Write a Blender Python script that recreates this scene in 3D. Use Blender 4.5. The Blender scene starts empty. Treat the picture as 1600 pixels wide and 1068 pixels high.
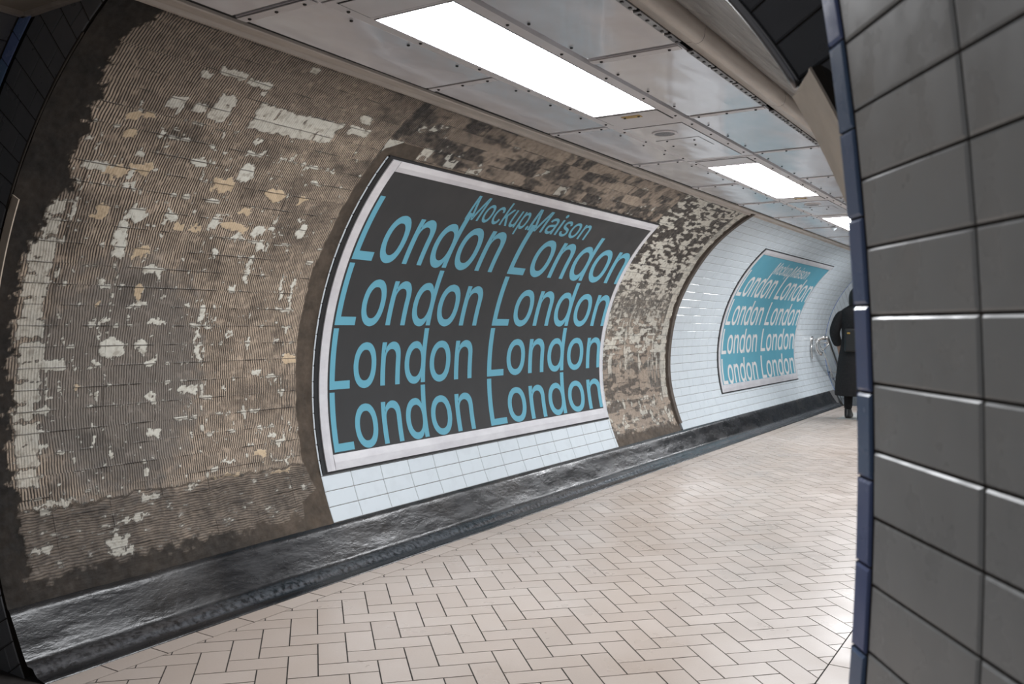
import bpy, bmesh, math, random
import numpy as np
from mathutils import Vector, Matrix, noise
random.seed(7)
C = bpy.context.scene.collection
SC = bpy.context.scene
R_ = math.radians

# ------------------------------------------------------------------ camera, world, exposure
HC = 1.195
cam_d = bpy.data.cameras.new('camera'); cam = bpy.data.objects.new('camera', cam_d); C.objects.link(cam)
cam_d.sensor_width = 36.0; cam_d.lens = 1373.4 / 1600 * 36.0
cam_d.clip_start = 0.02; cam_d.clip_end = 100
cam.location = (0, 0, HC)
cam.rotation_euler = (R_(90 - 1.08), R_(-0.20), R_(32.30))
cam_d.dof.use_dof = True; cam_d.dof.focus_distance = 4.8; cam_d.dof.aperture_fstop = 7.5
SC.camera = cam
SC.view_settings.view_transform = 'Standard'; SC.view_settings.look = 'None'
SC.view_settings.gamma = 1.0; SC.view_settings.use_curve_mapping = False
SC.view_settings.exposure = 0.0
w = bpy.data.worlds.new('dim_station_air'); SC.world = w; w.use_nodes = True
w.node_tree.nodes['Background'].inputs[0].default_value = (0.94, 0.96, 1.0, 1)
w.node_tree.nodes['Background'].inputs[1].default_value = 0.115
LAMP = 32.5
SC.cycles.max_bounces = 8; SC.cycles.diffuse_bounces = 5; SC.cycles.glossy_bounces = 4
SC.cycles.sample_clamp_indirect = 6.0

# ------------------------------------------------------------------ measures of the tunnel (metres, floor z = 0)
XC, ZC, RT = -1.707, 0.870, 1.523
ZCEIL = 2.213
def cyl(s, y, r=RT):
    """point on the tube: s = arc length up the left wall from mid height, y along the tunnel"""
    a = s / RT
    return (XC - r * math.cos(a), y, ZC + r * math.sin(a))

# ------------------------------------------------------------------ helpers
def obj(name, verts, faces, mats, parent=None, smooth=False, fm=None, loc=None):
    me = bpy.data.meshes.new(name)
    me.from_pydata([tuple(v) for v in verts], [], faces)
    if not isinstance(mats, (list, tuple)): mats = [mats]
    for m in mats: me.materials.append(m)
    if fm: me.polygons.foreach_set('material_index', fm)
    if smooth: me.polygons.foreach_set('use_smooth', [True] * len(me.polygons))
    me.update()
    o = bpy.data.objects.new(name, me); C.objects.link(o)
    if loc: o.location = loc
    if parent: o.parent = parent; o.matrix_parent_inverse = Matrix.Translation(-Vector(parent.location))
    return o
def thing(name, label, cat, loc=(0, 0, 0), group=None):
    o = bpy.data.objects.new(name, None); C.objects.link(o); o.location = loc; o.empty_display_size = .05
    o['label'] = label; o['category'] = cat; o['kind'] = 'thing'
    if group: o['group'] = group
    return o
def tag(o, label, cat, group=None):
    o['label'] = label; o['category'] = cat; o['kind'] = 'thing'
    if group: o['group'] = group
    return o
def struct(o): o['kind'] = 'structure'; return o
class MB:
    def __init__(s): s.v = []; s.f = []; s.m = []
    def quad(s, a, b, c, d, m=0):
        n = len(s.v); s.v += [a, b, c, d]; s.f.append((n, n+1, n+2, n+3)); s.m.append(m)
    def box(s, x0, x1, y0, y1, z0, z1, m=0):
        n = len(s.v)
        s.v += [(x0,y0,z0),(x1,y0,z0),(x1,y1,z0),(x0,y1,z0),(x0,y0,z1),(x1,y0,z1),(x1,y1,z1),(x0,y1,z1)]
        for f in ((0,3,2,1),(4,5,6,7),(0,1,5,4),(1,2,6,5),(2,3,7,6),(3,0,4,7)):
            s.f.append(tuple(n+i for i in f)); s.m.append(m)
    def grid(s, P, m=0, flip=False):
        n = len(s.v); a = len(P); b = len(P[0])
        for row in P: s.v += [tuple(p) for p in row]
        for i in range(a-1):
            for j in range(b-1):
                q = (n+i*b+j, n+i*b+j+1, n+(i+1)*b+j+1, n+(i+1)*b+j)
                s.f.append(q[::-1] if flip else q); s.m.append(m)
    def tube(s, pts, r, k=10, m=0, cap=True):
        pts = [Vector(p) for p in pts]; n0 = len(s.v); up = Vector((0, 0, 1))
        rr = r if isinstance(r, (list, tuple)) else [r]*len(pts)
        prev = None
        for i, p in enumerate(pts):
            t = (pts[min(i+1, len(pts)-1)] - pts[max(i-1, 0)]).normalized()
            if prev is None:
                a = t.cross(up if abs(t.z) < .9 else Vector((1, 0, 0))).normalized()
            else:
                a = (prev - t * prev.dot(t)).normalized()
            prev = a; b = t.cross(a)
            for j in range(k):
                q = 2*math.pi*j/k; s.v.append(tuple(p + (a*math.cos(q) + b*math.sin(q)) * rr[i]))
        for i in range(len(pts)-1):
            for j in range(k):
                a_ = n0+i*k+j; b_ = n0+i*k+(j+1) % k
                s.f.append((a_, b_, b_+k, a_+k)); s.m.append(m)
        if cap:
            s.f.append(tuple(n0+j for j in range(k))[::-1]); s.m.append(m)
            s.f.append(tuple(n0+(len(pts)-1)*k+j for j in range(k))); s.m.append(m)
    def build(s, name, mats, parent=None, smooth=False, loc=None):
        return obj(name, s.v, s.f, mats, parent, smooth, s.m, loc)
def bevel(o, wd, seg=2):
    m = o.modifiers.new('bevel', 'BEVEL'); m.width = wd; m.segments = seg; m.limit_method = 'ANGLE'; return o

# ------------------------------------------------------------------ materials
def mat(name, col, rough=.5, metal=0., spec=None, coat=0.):
    m = bpy.data.materials.new(name); m.use_nodes = True
    b = m.node_tree.nodes['Principled BSDF']
    b.inputs['Base Color'].default_value = (*col, 1); b.inputs['Roughness'].default_value = rough
    b.inputs['Metallic'].default_value = metal
    if spec is not None: b.inputs['Specular IOR Level'].default_value = spec
    if coat: b.inputs['Coat Weight'].default_value = coat; b.inputs['Coat Roughness'].default_value = .08
    return m
class N:
    """tiny node-graph writer"""
    def __init__(s, m): s.t = m.node_tree; s.b = s.t.nodes['Principled BSDF']
    def new(s, typ, **kw):
        n = s.t.nodes.new(typ)
        for k, v in kw.items(): setattr(n, k, v)
        return n
    def set(s, sock, v):
        if isinstance(v, bpy.types.NodeSocket): s.t.links.new(v, sock)
        elif v is not None:
            if isinstance(v, tuple) and len(v) == 3 and sock.type == 'RGBA': v = (*v, 1)
            sock.default_value = v
    def math(s, op, a, b=None, c=None, clamp=False):
        n = s.new('ShaderNodeMath', operation=op); n.use_clamp = clamp
        for i, v in enumerate((a, b, c)): s.set(n.inputs[i], v)
        return n.outputs[0]
    def noise(s, vec, scale, detail=3, rough=.55, dim='3D', out='Fac', dist=0.):
        n = s.new('ShaderNodeTexNoise', noise_dimensions=dim)
        s.set(n.inputs['Vector'], vec); n.inputs['Scale'].default_value = scale
        n.inputs['Detail'].default_value = detail; n.inputs['Roughness'].default_value = rough
        n.inputs['Distortion'].default_value = dist
        return n.outputs[out]
    def ramp(s, fac, stops):
        n = s.new('ShaderNodeValToRGB'); s.set(n.inputs[0], fac); e = n.color_ramp.elements
        while len(e) < len(stops): e.new(.5)
        for i, (p, c) in enumerate(stops):
            e[i].position = p; e[i].color = (*c, 1) if isinstance(c, tuple) else (c, c, c, 1)
        return n.outputs[0]
    def mix(s, f, a, b, mode='MIX'):
        n = s.new('ShaderNodeMix', data_type='RGBA', blend_type=mode)
        s.set(n.inputs[0], f); s.set(n.inputs[6], a); s.set(n.inputs[7], b); return n.outputs[2]
    def mapr(s, v, a, b, c=0., d=1.):
        n = s.new('ShaderNodeMapRange'); s.set(n.inputs[0], v)
        for i, x in enumerate((a, b, c, d)): s.set(n.inputs[i+1], x)
        return n.outputs[0]
    def obj(s): return s.new('ShaderNodeTexCoord').outputs['Object']
    def uv(s): return s.new('ShaderNodeTexCoord').outputs['UV']
    def attr(s, name): return s.new('ShaderNodeAttribute', attribute_name=name).outputs['Color']
    def sep(s, v): n = s.new('ShaderNodeSeparateXYZ'); s.set(n.inputs[0], v); return n.outputs
    def comb(s, x, y, z=0.):
        n = s.new('ShaderNodeCombineXYZ')
        for i, v in enumerate((x, y, z)): s.set(n.inputs[i], v)
        return n.outputs[0]
    def bump(s, h, dist=.01, strength=1., normal=None):
        n = s.new('ShaderNodeBump'); s.set(n.inputs['Height'], h); n.inputs['Distance'].default_value = dist
        n.inputs['Strength'].default_value = strength
        if normal is not None: s.set(n.inputs['Normal'], normal)
        return n.outputs[0]
    def island(s): return s.new('ShaderNodeNewGeometry').outputs['Random Per Island']
    def out(s, **kw):
        for k, v in kw.items(): s.set(s.b.inputs[k.replace('_', ' ')], v)

def grime_mat(name, c0, c1, rough, scale, bumpd=.002, metal=0., spec=None, r2=None, stretch=None):
    m = mat(name, c0, rough, metal, spec); n = N(m); v = n.obj()
    if stretch:
        mp = n.new('ShaderNodeMapping'); n.set(mp.inputs[0], v); mp.inputs['Scale'].default_value = stretch; v = mp.outputs[0]
    a = n.noise(v, scale, 5, .6)
    n.out(Base_Color=n.mix(n.mapr(a, .35, .7), c0, c1), Roughness=n.mapr(n.noise(v, scale*1.7, 3), .3, .7, rough, r2 if r2 is not None else rough*1.3))
    if bumpd: n.out(Normal=n.bump(n.noise(v, scale*3, 4), bumpd))
    return m

def tile_mat(name, base, var, rough=.1, hue=None, wave=.0006, coat=0.):
    m = mat(name, base, rough, coat=coat); n = N(m); r = n.island(); v = n.obj()
    c = n.mix(r, base, var)
    c = n.mix(n.mapr(n.noise(v, 9, 4), .52, .8, 0, .35), c, tuple(x*.72 for x in base))
    spk = n.mapr(n.noise(v, 260, 1), .80, .83)
    c = n.mix(n.math('MULTIPLY', spk, .6), c, tuple(x*.25 for x in base))
    n.out(Base_Color=c, Roughness=n.mapr(n.noise(v, 14, 3), .3, .75, rough, rough*2.2),
          Normal=n.bump(n.noise(v, 7, 2), wave*10, .35))
    return m

M = {}
M['grout'] = grime_mat('cement_grout', (.16,.15,.14), (.25,.24,.22), .9, 20, .0005)
M['grout_dark'] = grime_mat('dirty_grout', (.035,.028,.024), (.07,.06,.05), .9, 25, .0005)
M['white_tile'] = tile_mat('white_glazed_tile', (.70,.76,.80), (.675,.735,.78), .10)
M['grey_tile'] = tile_mat('grey_glazed_tile', (.64,.66,.665), (.60,.62,.625), .20)
M['dark_tile'] = tile_mat('dark_grey_tile', (.15,.155,.165), (.18,.18,.19), .25)
M['blue_tile'] = tile_mat('blue_glazed_tile', (.27,.33,.70), (.20,.34,.54), .16)
M['ceil'] = mat('enamelled_panel', (.52,.50,.51), .16, 0, .5, coat=.5)
def f_ceil(m, base, rough, wob):
    n = N(m); v = n.obj(); a = n.noise(v, 2.2, 4)
    mp = n.new('ShaderNodeMapping'); n.set(mp.inputs[0], v); mp.inputs['Scale'].default_value = (3, 1.1, 1)
    n.out(Base_Color=n.mix(n.mapr(a, .4, .75), base, tuple(x*k for x, k in zip(base, (.86,.83,.80)))),
          Roughness=n.mapr(n.noise(v, 5, 3), .3, .7, rough, rough*1.8),
          Normal=n.bump(n.noise(mp.outputs[0], 1.6, 1.5), wob, .6))
f_ceil(M['ceil'], (.80,.775,.80), .11, .03)
M['ceil_frame'] = mat('painted_frame', (.44,.41,.40), .35); f_ceil(M['ceil_frame'], (.74,.70,.70), .30, .006)
M['trim_beige'] = grime_mat('beige_painted_metal', (.56,.49,.43), (.42,.36,.31), .4, 6, .0006, stretch=(4,.6,4))
M['rail'] = grime_mat('cream_painted_rail', (.66,.57,.49), (.50,.42,.36), .35, 5, .0005, stretch=(5,.5,5))
M['hinge'] = grime_mat('worn_steel_hinge', (.16,.155,.16), (.42,.42,.42), .4, 9, .0004, metal=.6, stretch=(1,.8,1))
M['dark'] = mat('dark_void', (.012,.011,.010), .8)
M['screw'] = mat('dark_screw', (.035,.032,.03), .4, .5)
M['shadow_gap'] = mat('black_shadow_gap', (.012,.012,.013), .6)  # black of the shadow gap beside the poster frames
M['brass'] = grime_mat('brass_plate', (.55,.36,.10), (.40,.25,.06), .4, 60, .0003, metal=.4)
M['silver'] = grime_mat('brushed_aluminium', (.80,.79,.81), (.68,.66,.69), .34, 14, .0004, metal=.35, stretch=(1,.4,1))
M['board'] = grime_mat('scuffed_beige_board', (.78,.66,.53), (.58,.48,.38), .42, 9, .0006, stretch=(1,1,.5))
M['chrome'] = mat('polished_steel', (.62,.60,.58), .18, 1.)
M['steel_trim'] = mat('steel_edge_bead', (.42,.41,.42), .3, .9)
M['mortar'] = grime_mat('dark_brown_mortar', (.022,.017,.013), (.045,.034,.025), .75, 5, .003)
M['cove'] = mat('black_bitumen_cove', (.03,.031,.034), .35, spec=.28)
n = N(M['cove']); v = n.obj()
mp = n.new('ShaderNodeMapping'); n.set(mp.inputs[0], v); mp.inputs['Scale'].default_value = (1, .55, 1.5)
cn = n.noise(mp.outputs[0], 7, 6, .65)
c = n.mix(n.mapr(cn, .4, .72), (.007,.0075,.009), (.020,.0195,.022))
c = n.mix(n.mapr(n.noise(v, 2.0, 3), .5, .75, 0, .7), c, (.050,.044,.040))
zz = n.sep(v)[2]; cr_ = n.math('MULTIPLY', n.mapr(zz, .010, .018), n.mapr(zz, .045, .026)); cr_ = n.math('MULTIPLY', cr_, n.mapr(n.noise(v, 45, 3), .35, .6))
c = n.mix(n.math('MULTIPLY', cr_, .30), c, (.30,.31,.34))  # lighter specks paint a highlight along the toe crease
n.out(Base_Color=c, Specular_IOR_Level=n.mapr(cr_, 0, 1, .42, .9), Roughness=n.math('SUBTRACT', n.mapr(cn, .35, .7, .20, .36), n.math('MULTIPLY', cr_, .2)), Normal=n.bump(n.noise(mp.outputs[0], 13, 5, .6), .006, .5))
M['floor'] = mat('quarry_tile', (.5,.42,.36), .3); n = N(M['floor']); v = n.obj()
c = n.mix(n.island(), (.49,.413,.362), (.56,.483,.43))
c = n.mix(n.mapr(n.noise(v, 1.3, 5), .42, .7, 0, .45), c, (.43,.34,.275))
c = n.mix(n.math('MULTIPLY', n.mapr(n.noise(v, 300, 2), .62, .72), .25), c, (.2,.16,.13))
n.out(Base_Color=c, Roughness=n.mapr(n.noise(v, 3.5, 4), .3, .7, .24, .42), Normal=n.bump(n.noise(v, 120, 3), .0006, .5))
M['floor_grout'] = grime_mat('floor_grout', (.030,.026,.024), (.06,.052,.046), .85, 4, .0003)
M['paper_dark'] = grime_mat('charcoal_poster', (.027,.027,.028), (.030,.030,.031), .5, 2, 0)
M['paper_teal'] = grime_mat('teal_poster', (.085,.30,.39), (.095,.31,.40), .5, 2, 0)
M['ink_blue'] = mat('light_blue_ink', (.125,.385,.50), .5)
M['ink_white'] = mat('off_white_ink', (.66,.64,.63), .5)
M['diffuser'] = mat('lit_diffuser', (.9,.9,.9), .4)
b = M['diffuser'].node_tree.nodes['Principled BSDF']
b.inputs['Emission Color'].default_value = (.95,.97,1.0,1); b.inputs['Emission Strength'].default_value = LAMP

# ------------------------------------------------------------------ stripped wall: combed adhesive where the tiles were hacked off
m = mat('combed_adhesive', (.3,.23,.18), .6); n = N(m); uv = n.uv()
A = n.sep(n.attr('mask_a')); B = n.sep(n.attr('mask_b'))
pale, soot_dark, mort = A[0], A[1], A[2]; cream, ridge, grey = B[0], B[1], B[2]
u, v, _ = n.sep(uv)
ROWH, COLW = .0803, .234
iv = n.math('FLOOR', n.math('DIVIDE', v, ROWH)); iu = n.math('FLOOR', n.math('DIVIDE', n.math('ADD', u, .03), COLW))
wn = n.new('ShaderNodeTexWhiteNoise', noise_dimensions='2D'); n.set(wn.inputs[0], n.comb(iu, iv)); rnd = wn.outputs[0]
wn2 = n.new('ShaderNodeTexWhiteNoise', noise_dimensions='2D'); n.set(wn2.inputs[0], n.comb(n.math('FLOOR', n.math('DIVIDE', v, .2409)), 3.)); rrow = wn2.outputs[0]
wob = n.math('MULTIPLY', n.math('SUBTRACT', n.noise(uv, 5, 3, dim='2D'), .5), .020)
wob2 = n.math('MULTIPLY', n.math('SUBTRACT', n.noise(uv, 40, 2, dim='2D'), .5), .003)
low = n.mapr(n.math('ADD', v, n.math('MULTIPLY', n.noise(uv, 12, 2, dim='2D'), .05)), -.345, -.335, 1, 0)
uu = n.math('ADD', n.math('ADD', u, wob), n.math('ADD', n.math('MULTIPLY', wob2, .12), n.math('MULTIPLY', rnd, .0025)))
# band-wise slant of the comb strokes
uu = n.math('ADD', uu, n.math('MULTIPLY', v, n.math('MULTIPLY', n.math('SUBTRACT', rrow, .5), .10)))
vv = n.math('ADD', n.math('ADD', v, n.math('MULTIPLY', wob, 1.6)), wob2)
ridc = n.mix(low, n.comb(uu, uu, uu), n.comb(vv, vv, vv)); rc = n.sep(ridc)[0]
wave = n.math('ADD', n.math('MULTIPLY', n.math('SINE', n.math('MULTIPLY', rc, 2*math.pi/.0108)), .5), .5)
gap = n.noise(uv, 22, 3, dim='2D')
ramt = n.math('MULTIPLY', ridge, n.mapr(gap, .28, .42, .35, 1))
ramt = n.math('MULTIPLY', ramt, n.math('SUBTRACT', 1, pale)); ramt = n.math('MULTIPLY', ramt, n.math('SUBTRACT', 1, mort))
rv = n.math('MULTIPLY', n.math('SUBTRACT', 1, n.mapr(wave, .15, .62)), ramt)   # 1 in a groove
# tile-imprint seams
fv = n.math('ABSOLUTE', n.math('SUBTRACT', n.math('FRACT', n.math('ADD', n.math('DIVIDE', v, ROWH), n.math('MULTIPLY', wob2, 8))), .5))
fu = n.math('ABSOLUTE', n.math('SUBTRACT', n.math('FRACT', n.math('ADD', n.math('DIVIDE', n.math('ADD', u, .03), COLW), n.math('MULTIPLY', wob2, 3))), .5))
s1 = n.mapr(fv, .455, .49); s2 = n.mapr(fu, .485, .497)
seam = n.math('MULTIPLY', n.math('MAXIMUM', s1, n.math('MULTIPLY', s2, .8)), n.mapr(n.noise(uv, 7, 4, dim='2D'), .46, .62))
seam = n.math('MULTIPLY', seam, n.math('SUBTRACT', 1, mort))
b1 = n.noise(uv, 3.0, 5, dim='2D'); b2 = n.noise(uv, 30, 5, .65, dim='2D')
base = n.mix(n.mapr(b1, .35, .65), (.63,.495,.375), (.50,.395,.30))
base = n.mix(n.math('MULTIPLY', rnd, .35), base, (.22,.165,.125))
base = n.mix(n.mapr(b2, .45, .75, 0, .5), base, (.15,.115,.09))
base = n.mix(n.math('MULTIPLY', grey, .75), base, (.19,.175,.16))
base = n.mix(n.math('MULTIPLY', rv, n.math('SUBTRACT', .95, n.math('MULTIPLY', grey, .35))), base, (.022,.017,.013))
base = n.mix(n.math('MULTIPLY', seam, .8), base, (.035,.027,.02))
base = n.mix(n.math('MULTIPLY', soot_dark, n.mapr(b2, .25, .6, .80, 1)), base, (.022,.017,.014))
creamc = n.mix(n.mapr(b2, .5, .7, 0, .6), (.64,.49,.32), (.40,.29,.19))
palec = n.mix(n.mapr(b2, .52, .68, 0, .75), (.68,.66,.58), (.36,.32,.26))
pf = n.mix(cream, palec, creamc)
base = n.mix(pale, base, pf)
base = n.mix(n.math('MULTIPLY', n.math('MULTIPLY', pale, n.mapr(fv, .455, .488)), .85), base, (.05,.04,.03))
# dark broken rim round each patch
rim = n.math('MULTIPLY', n.mapr(n.math('ABSOLUTE', n.math('SUBTRACT', pale, .30)), .0, .25, 1, 0), .85)
base = n.mix(rim, base, (.03,.024,.02))
mc = n.mix(n.mapr(n.noise(uv, 8, 6, .7, dim='2D'), .35, .7), (.009,.0065,.0045), (.028,.020,.0135))
mc = n.mix(n.mapr(u, 2.6, 2.9), mc, n.mix(n.mapr(n.noise(uv, 8, 6, .7, dim='2D'), .35, .7), (.050,.037,.026), (.095,.070,.050)))
base = n.mix(mort, base, mc)
h = n.math('SUBTRACT', n.math('MULTIPLY', b2, .35), n.math('MULTIPLY', rv, .9))
h = n.math('SUBTRACT', h, n.math('MULTIPLY', seam, .8))
n.out(Base_Color=base, Roughness=n.math('SUBTRACT', n.mapr(b2, .3, .7, .46, .64), n.math('SUBTRACT', n.math('MULTIPLY', grey, .14), n.math('MULTIPLY', mort, .28))), Normal=n.bump(h, .0035, .9))
M['stripped'] = m

rng = np.random.RandomState(5)
LAT = rng.rand(256, 256).astype(np.float32)
def vnoise(x, y):
    xi = np.floor(x).astype(int); yi = np.floor(y).astype(int); fx = x-xi; fy = y-yi
    fx = fx*fx*(3-2*fx); fy = fy*fy*(3-2*fy)
    g = lambda a, b: LAT[a % 256, b % 256]
    return (g(xi,yi)*(1-fx)+g(xi+1,yi)*fx)*(1-fy)+(g(xi,yi+1)*(1-fx)+g(xi+1,yi+1)*fx)*fy
def fbm(x, y, sc, o=4):
    r = 0; a = .5; t = 0
    for k in range(o):
        r = r + a*vnoise(x*sc+17.3*k, y*sc+9.1*k); t += a; a *= .55; sc *= 2.03
    return r/t
def sst(x, a, b): t = np.clip((x-a)/(b-a), 0, 1); return t*t*(3-2*t)

PATCH = """g,2.05,1.27,.030,.022 c,1.91,1.17,.014,.022 c,1.96,1.19,.032,.011 c,1.94,1.10,.026,.019 p,2.06,1.13,.014,.011 p,2.02,1.04,.010,.012 c,1.95,.94,.034,.021 c,2.02,.97,.024,.017 c,2.06,.97,.019,.022 p,2.01,.94,.014,.019 p,2.01,.89,.014,.014 p,2.04,.90,.012,.015 p,1.90,.94,.010,.011 g,1.88,.95,.047,.014 g,2.09,1.41,.020,.012 g,2.19,1.45,.054,.015 g,2.32,1.44,.048,.015 g,2.24,1.33,.034,.021 g,2.24,1.27,.037,.034 g,2.15,1.27,.024,.015 g,2.44,1.33,.043,.026 g,2.57,1.33,.064,.024 g,2.73,1.33,.085,.027 g,2.46,1.27,.057,.028 g,2.62,1.28,.097,.033 g,2.78,1.28,.041,.025 g,2.94,1.35,.052,.019 g,2.93,1.42,.030,.015 g,2.49,1.58,.021,.016 g,2.36,1.40,.012,.010 p,2.27,1.04,.028,.018 p,2.50,1.03,.030,.036 c,2.42,.96,.045,.025 p,2.83,1.11,.035,.007 p,2.29,1.12,.010,.012 p,2.48,1.18,.013,.010 p,2.48,1.12,.020,.007 p,2.95,1.12,.014,.008 p,2.90,1.04,.025,.008 p,2.09,.78,.039,.025 p,2.24,.79,.021,.017 c,1.95,.78,.026,.030 p,2.05,.71,.022,.032 p,2.06,.64,.027,.027 c,2.16,.63,.025,.024 c,2.13,.60,.016,.009 p,2.23,.56,.044,.013 p,2.26,.54,.010,.025 p,2.02,.49,.012,.012 c,2.19,.46,.018,.037 p,2.20,.41,.023,.011 c,2.02,.41,.011,.009 p,2.06,.34,.023,.006 p,2.30,.34,.036,.010 p,2.04,.31,.004,.033 p,2.11,.23,.046,.031 p,2.24,.23,.021,.030 g,1.77,.77,.033,.024 g,1.77,.70,.036,.034 g,1.76,.62,.041,.034 g,1.77,.55,.037,.033 g,1.77,.47,.039,.039 g,1.77,.39,.033,.034 g,1.77,.31,.040,.034 g,1.78,.22,.042,.034 g,1.78,.15,.035,.033 g,1.77,.07,.040,.038 g,1.76,-.00,.030,.028 g,1.77,-.08,.040,.038 g,1.77,-.16,.037,.038 g,1.76,-.24,.035,.033 g,1.86,.17,.042,.017 p,2.28,.17,.021,.012 c,1.96,.08,.010,.015 p,2.05,.17,.021,.006 p,2.29,.03,.018,.016 p,2.03,-.14,.007,.015 p,2.10,-.19,.010,.018 p,2.29,-.13,.027,.017 p,2.25,-.28,.013,.012 p,2.24,-.39,.035,.011 p,2.52,.21,.016,.032 c,3.06,.16,.042,.016 p,2.85,.10,.019,.011 p,2.47,.04,.046,.012 p,2.67,.04,.009,.009 p,2.94,-.20,.024,.011 c,2.85,-.28,.034,.012 p,2.66,-.29,.035,.006 p,2.45,-.38,.035,.007 c,2.66,-.36,.079,.009 c,2.96,-.38,.059,.008 c,2.71,.95,.048,.027 c,2.87,.95,.022,.022 c,2.59,.86,.020,.018 p,2.46,.78,.023,.030 c,2.57,.78,.066,.021 p,2.69,.77,.027,.027 p,2.60,.73,.025,.014 c,2.37,.75,.021,.011 c,2.29,.75,.022,.020 p,2.77,.80,.016,.011 p,2.94,.79,.025,.032 p,2.74,.70,.016,.021 p,2.51,.65,.010,.020 p,2.71,.62,.011,.031 p,2.71,.55,.011,.027 p,2.64,.49,.023,.016 p,2.93,.54,.008,.028 p,2.94,.47,.008,.028 p,3.00,.47,.010,.028 p,3.00,.53,.010,.022 p,2.51,.38,.010,.034 p,2.42,.41,.013,.011 p,2.56,.32,.007,.013 p,2.67,.28,.012,.008 p,2.79,.24,.010,.021 p,2.96,.25,.010,.008 p,2.50,.28,.006,.025 p,1.86,-.35,.073,.009 p,1.81,-.38,.016,.012 p,2.26,-.39,.032,.015 p,2.16,-.46,.069,.007 p,2.08,-.54,.042,.022 p,2.09,-.58,.044,.011 p,1.78,-.51,.032,.010"""
def stripped_wall(name, Y0, Y1, dy, s0, s1, ds):
    ys = np.linspace(Y0, Y1, int(round((Y1-Y0)/dy))+1); ss = np.linspace(s0, s1, int(round((s1-s0)/ds))+1)
    Y, S = np.meshgrid(ys, ss, indexing='ij')
    f1 = fbm(Y, S, 28, 4)-.5; f2 = fbm(Y+5, S+3, 60, 3)-.5; f3 = fbm(Y+9, S+1, 6, 4)
    pale = np.zeros_like(Y); cream = np.zeros_like(Y)
    wy = (fbm(Y+3.3, S+1.1, 34, 4)-.5)*.050+(fbm(Y+2, S+8, 110, 2)-.5)*.012; ws = (fbm(Y+7.7, S+5.1, 40, 4)-.5)*.050+(fbm(Y+4, S+6, 120, 2)-.5)*.012
    for t in PATCH.split():
        k, y, s, a, b = t.split(','); y, s, a, b = map(float, (y, s, a, b))
        if y < Y0-.2 or y > Y1+.2: continue
        kk = 1. if k != 'g' else .55; b = b*.90 if (k == 'g' and y < 1.83) else b; dx = np.abs(Y-y+wy*kk)/(a*1.1); dz = np.abs(S-s+ws*kk)/(b*1.1)
        e = (dx**2.6+dz**2.6)**(1/2.6) if k != 'g' else np.maximum(dx, dz)
        q = e + f1*.5
        mk = (.62 if s < -.3 else 1.)*sst(1.10-q, -.03, .10)*(1.0 if k == 'p' else (.85 if k == 'c' else (.80 if y > 1.83 else .62)))
        cream = np.where(mk > pale, 1. if k == 'c' else 0., cream); pale = np.maximum(pale, mk)
    rvw = np.abs(((S+ws*.35)/.0803) % 1 - .5); ruw = np.abs(((Y+wy*.4+.03)/.234) % 1 - .5); seamw = np.maximum(sst(rvw, .34, .42), sst(ruw, .455, .475))
    # small chips left along the tile seams
    rv = np.abs((S/.0803) % 1 - .5); ru = np.abs(((Y+.03)/.234) % 1 - .5)
    seam = np.maximum(sst(rv, .40, .47), sst(ru, .470, .488))
    z1 = (Y < 3.2)
    chips = np.maximum(seamw*sst(fbm(Y+2, S+7, 17, 3), .68, .72), sst(fbm(Y*1.3+12, S*1.3+7, 30, 4)+.12*seam*sst(fbm(Y, S, 4, 2), .4, .6), .745, .765))*z1*(S > -.36)*(S < 1.25)*.85
    pale = np.maximum(pale, chips)
    soot_dark = sst(f3, .58, .72)*.35*z1
    soot_dark = soot_dark + z1*sst(fbm(Y+1, S*2.2+4, 4, 3), .55, .70)*sst(S, .45, .9)*.38
    soot_dark = np.maximum(soot_dark, z1*sst(S, 1.15, 1.6)*.35)  # even darkening towards the top of the wall
    low = sst(-S, .32, .40); soot_dark = np.maximum(soot_dark, low*(.58+.34*fbm(Y, S, 10, 3)))
    lowchip = low*sst(fbm(Y*1.6+8, S*4.0, 15, 4), .69, .73)*.55*(S > -.60)
    pale = np.maximum(pale, lowchip*z1)
    cellr = LAT[(np.floor((Y+.03)/.234).astype(int)*7) % 256, (np.floor(S/.0803).astype(int)*13+3) % 256]
    halfr = LAT[(np.floor((Y+.03)/.117).astype(int)*5+2) % 256, (np.floor(S/.0803+.4*f1).astype(int)*11+3) % 256]
    # above the black poster: sooty, a few pale leftovers
    z2 = (Y >= 3.15)*(S > 1.2)
    soot_dark = soot_dark + z2*(.30+.75*sst(cellr, .25, .9)*sst(fbm(Y, S, 16, 3), .30, .60)+.55*sst(fbm(Y*.9, S*1.6, 9, 3), .50, .64))
    pale = np.maximum(pale, z2*sst(halfr+f1*.5+(1.45-S)*.9, .93, .97)*sst(fbm(Y+3, S, 20, 3), .42, .5)*.72)
    # strip between the black poster and the tiled bay
    z3 = (Y >= 6.40)
    up = sst(S+f1*.5, .25, .85)
    cr = halfr*.42+.29+(fbm(Y*.50, S*1.7+.10*Y, 24, 4)-.5)*2.0+(fbm(Y*.5, S, 5, 2)-.5)*.7
    soot3 = up*sst(cr, .50-.10*sst(S, .9, 1.5), .62)*.95
    pale3 = up*(1-sst(cr, .44, .58))*.80
    mid = (1-up)*sst(S, -.15, .15)
    pale3 = np.maximum(pale3, mid*sst(cr, .44, .55)*.74)
    strk = sst(fbm(Y*3.0, S*.7, 7, 3), .58, .64)*(1-up)*sst(S, -.3, 0)*.6
    pale3 = np.maximum(pale3, strk)
    cr2 = (fbm(Y*.45+6, S*1.5+2, 22, 4)-.5)*1.6+cellr*.45+.28
    soot3 = np.maximum(soot3, (1-up)*sst(cr2, .50, .66)*.62)
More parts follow.
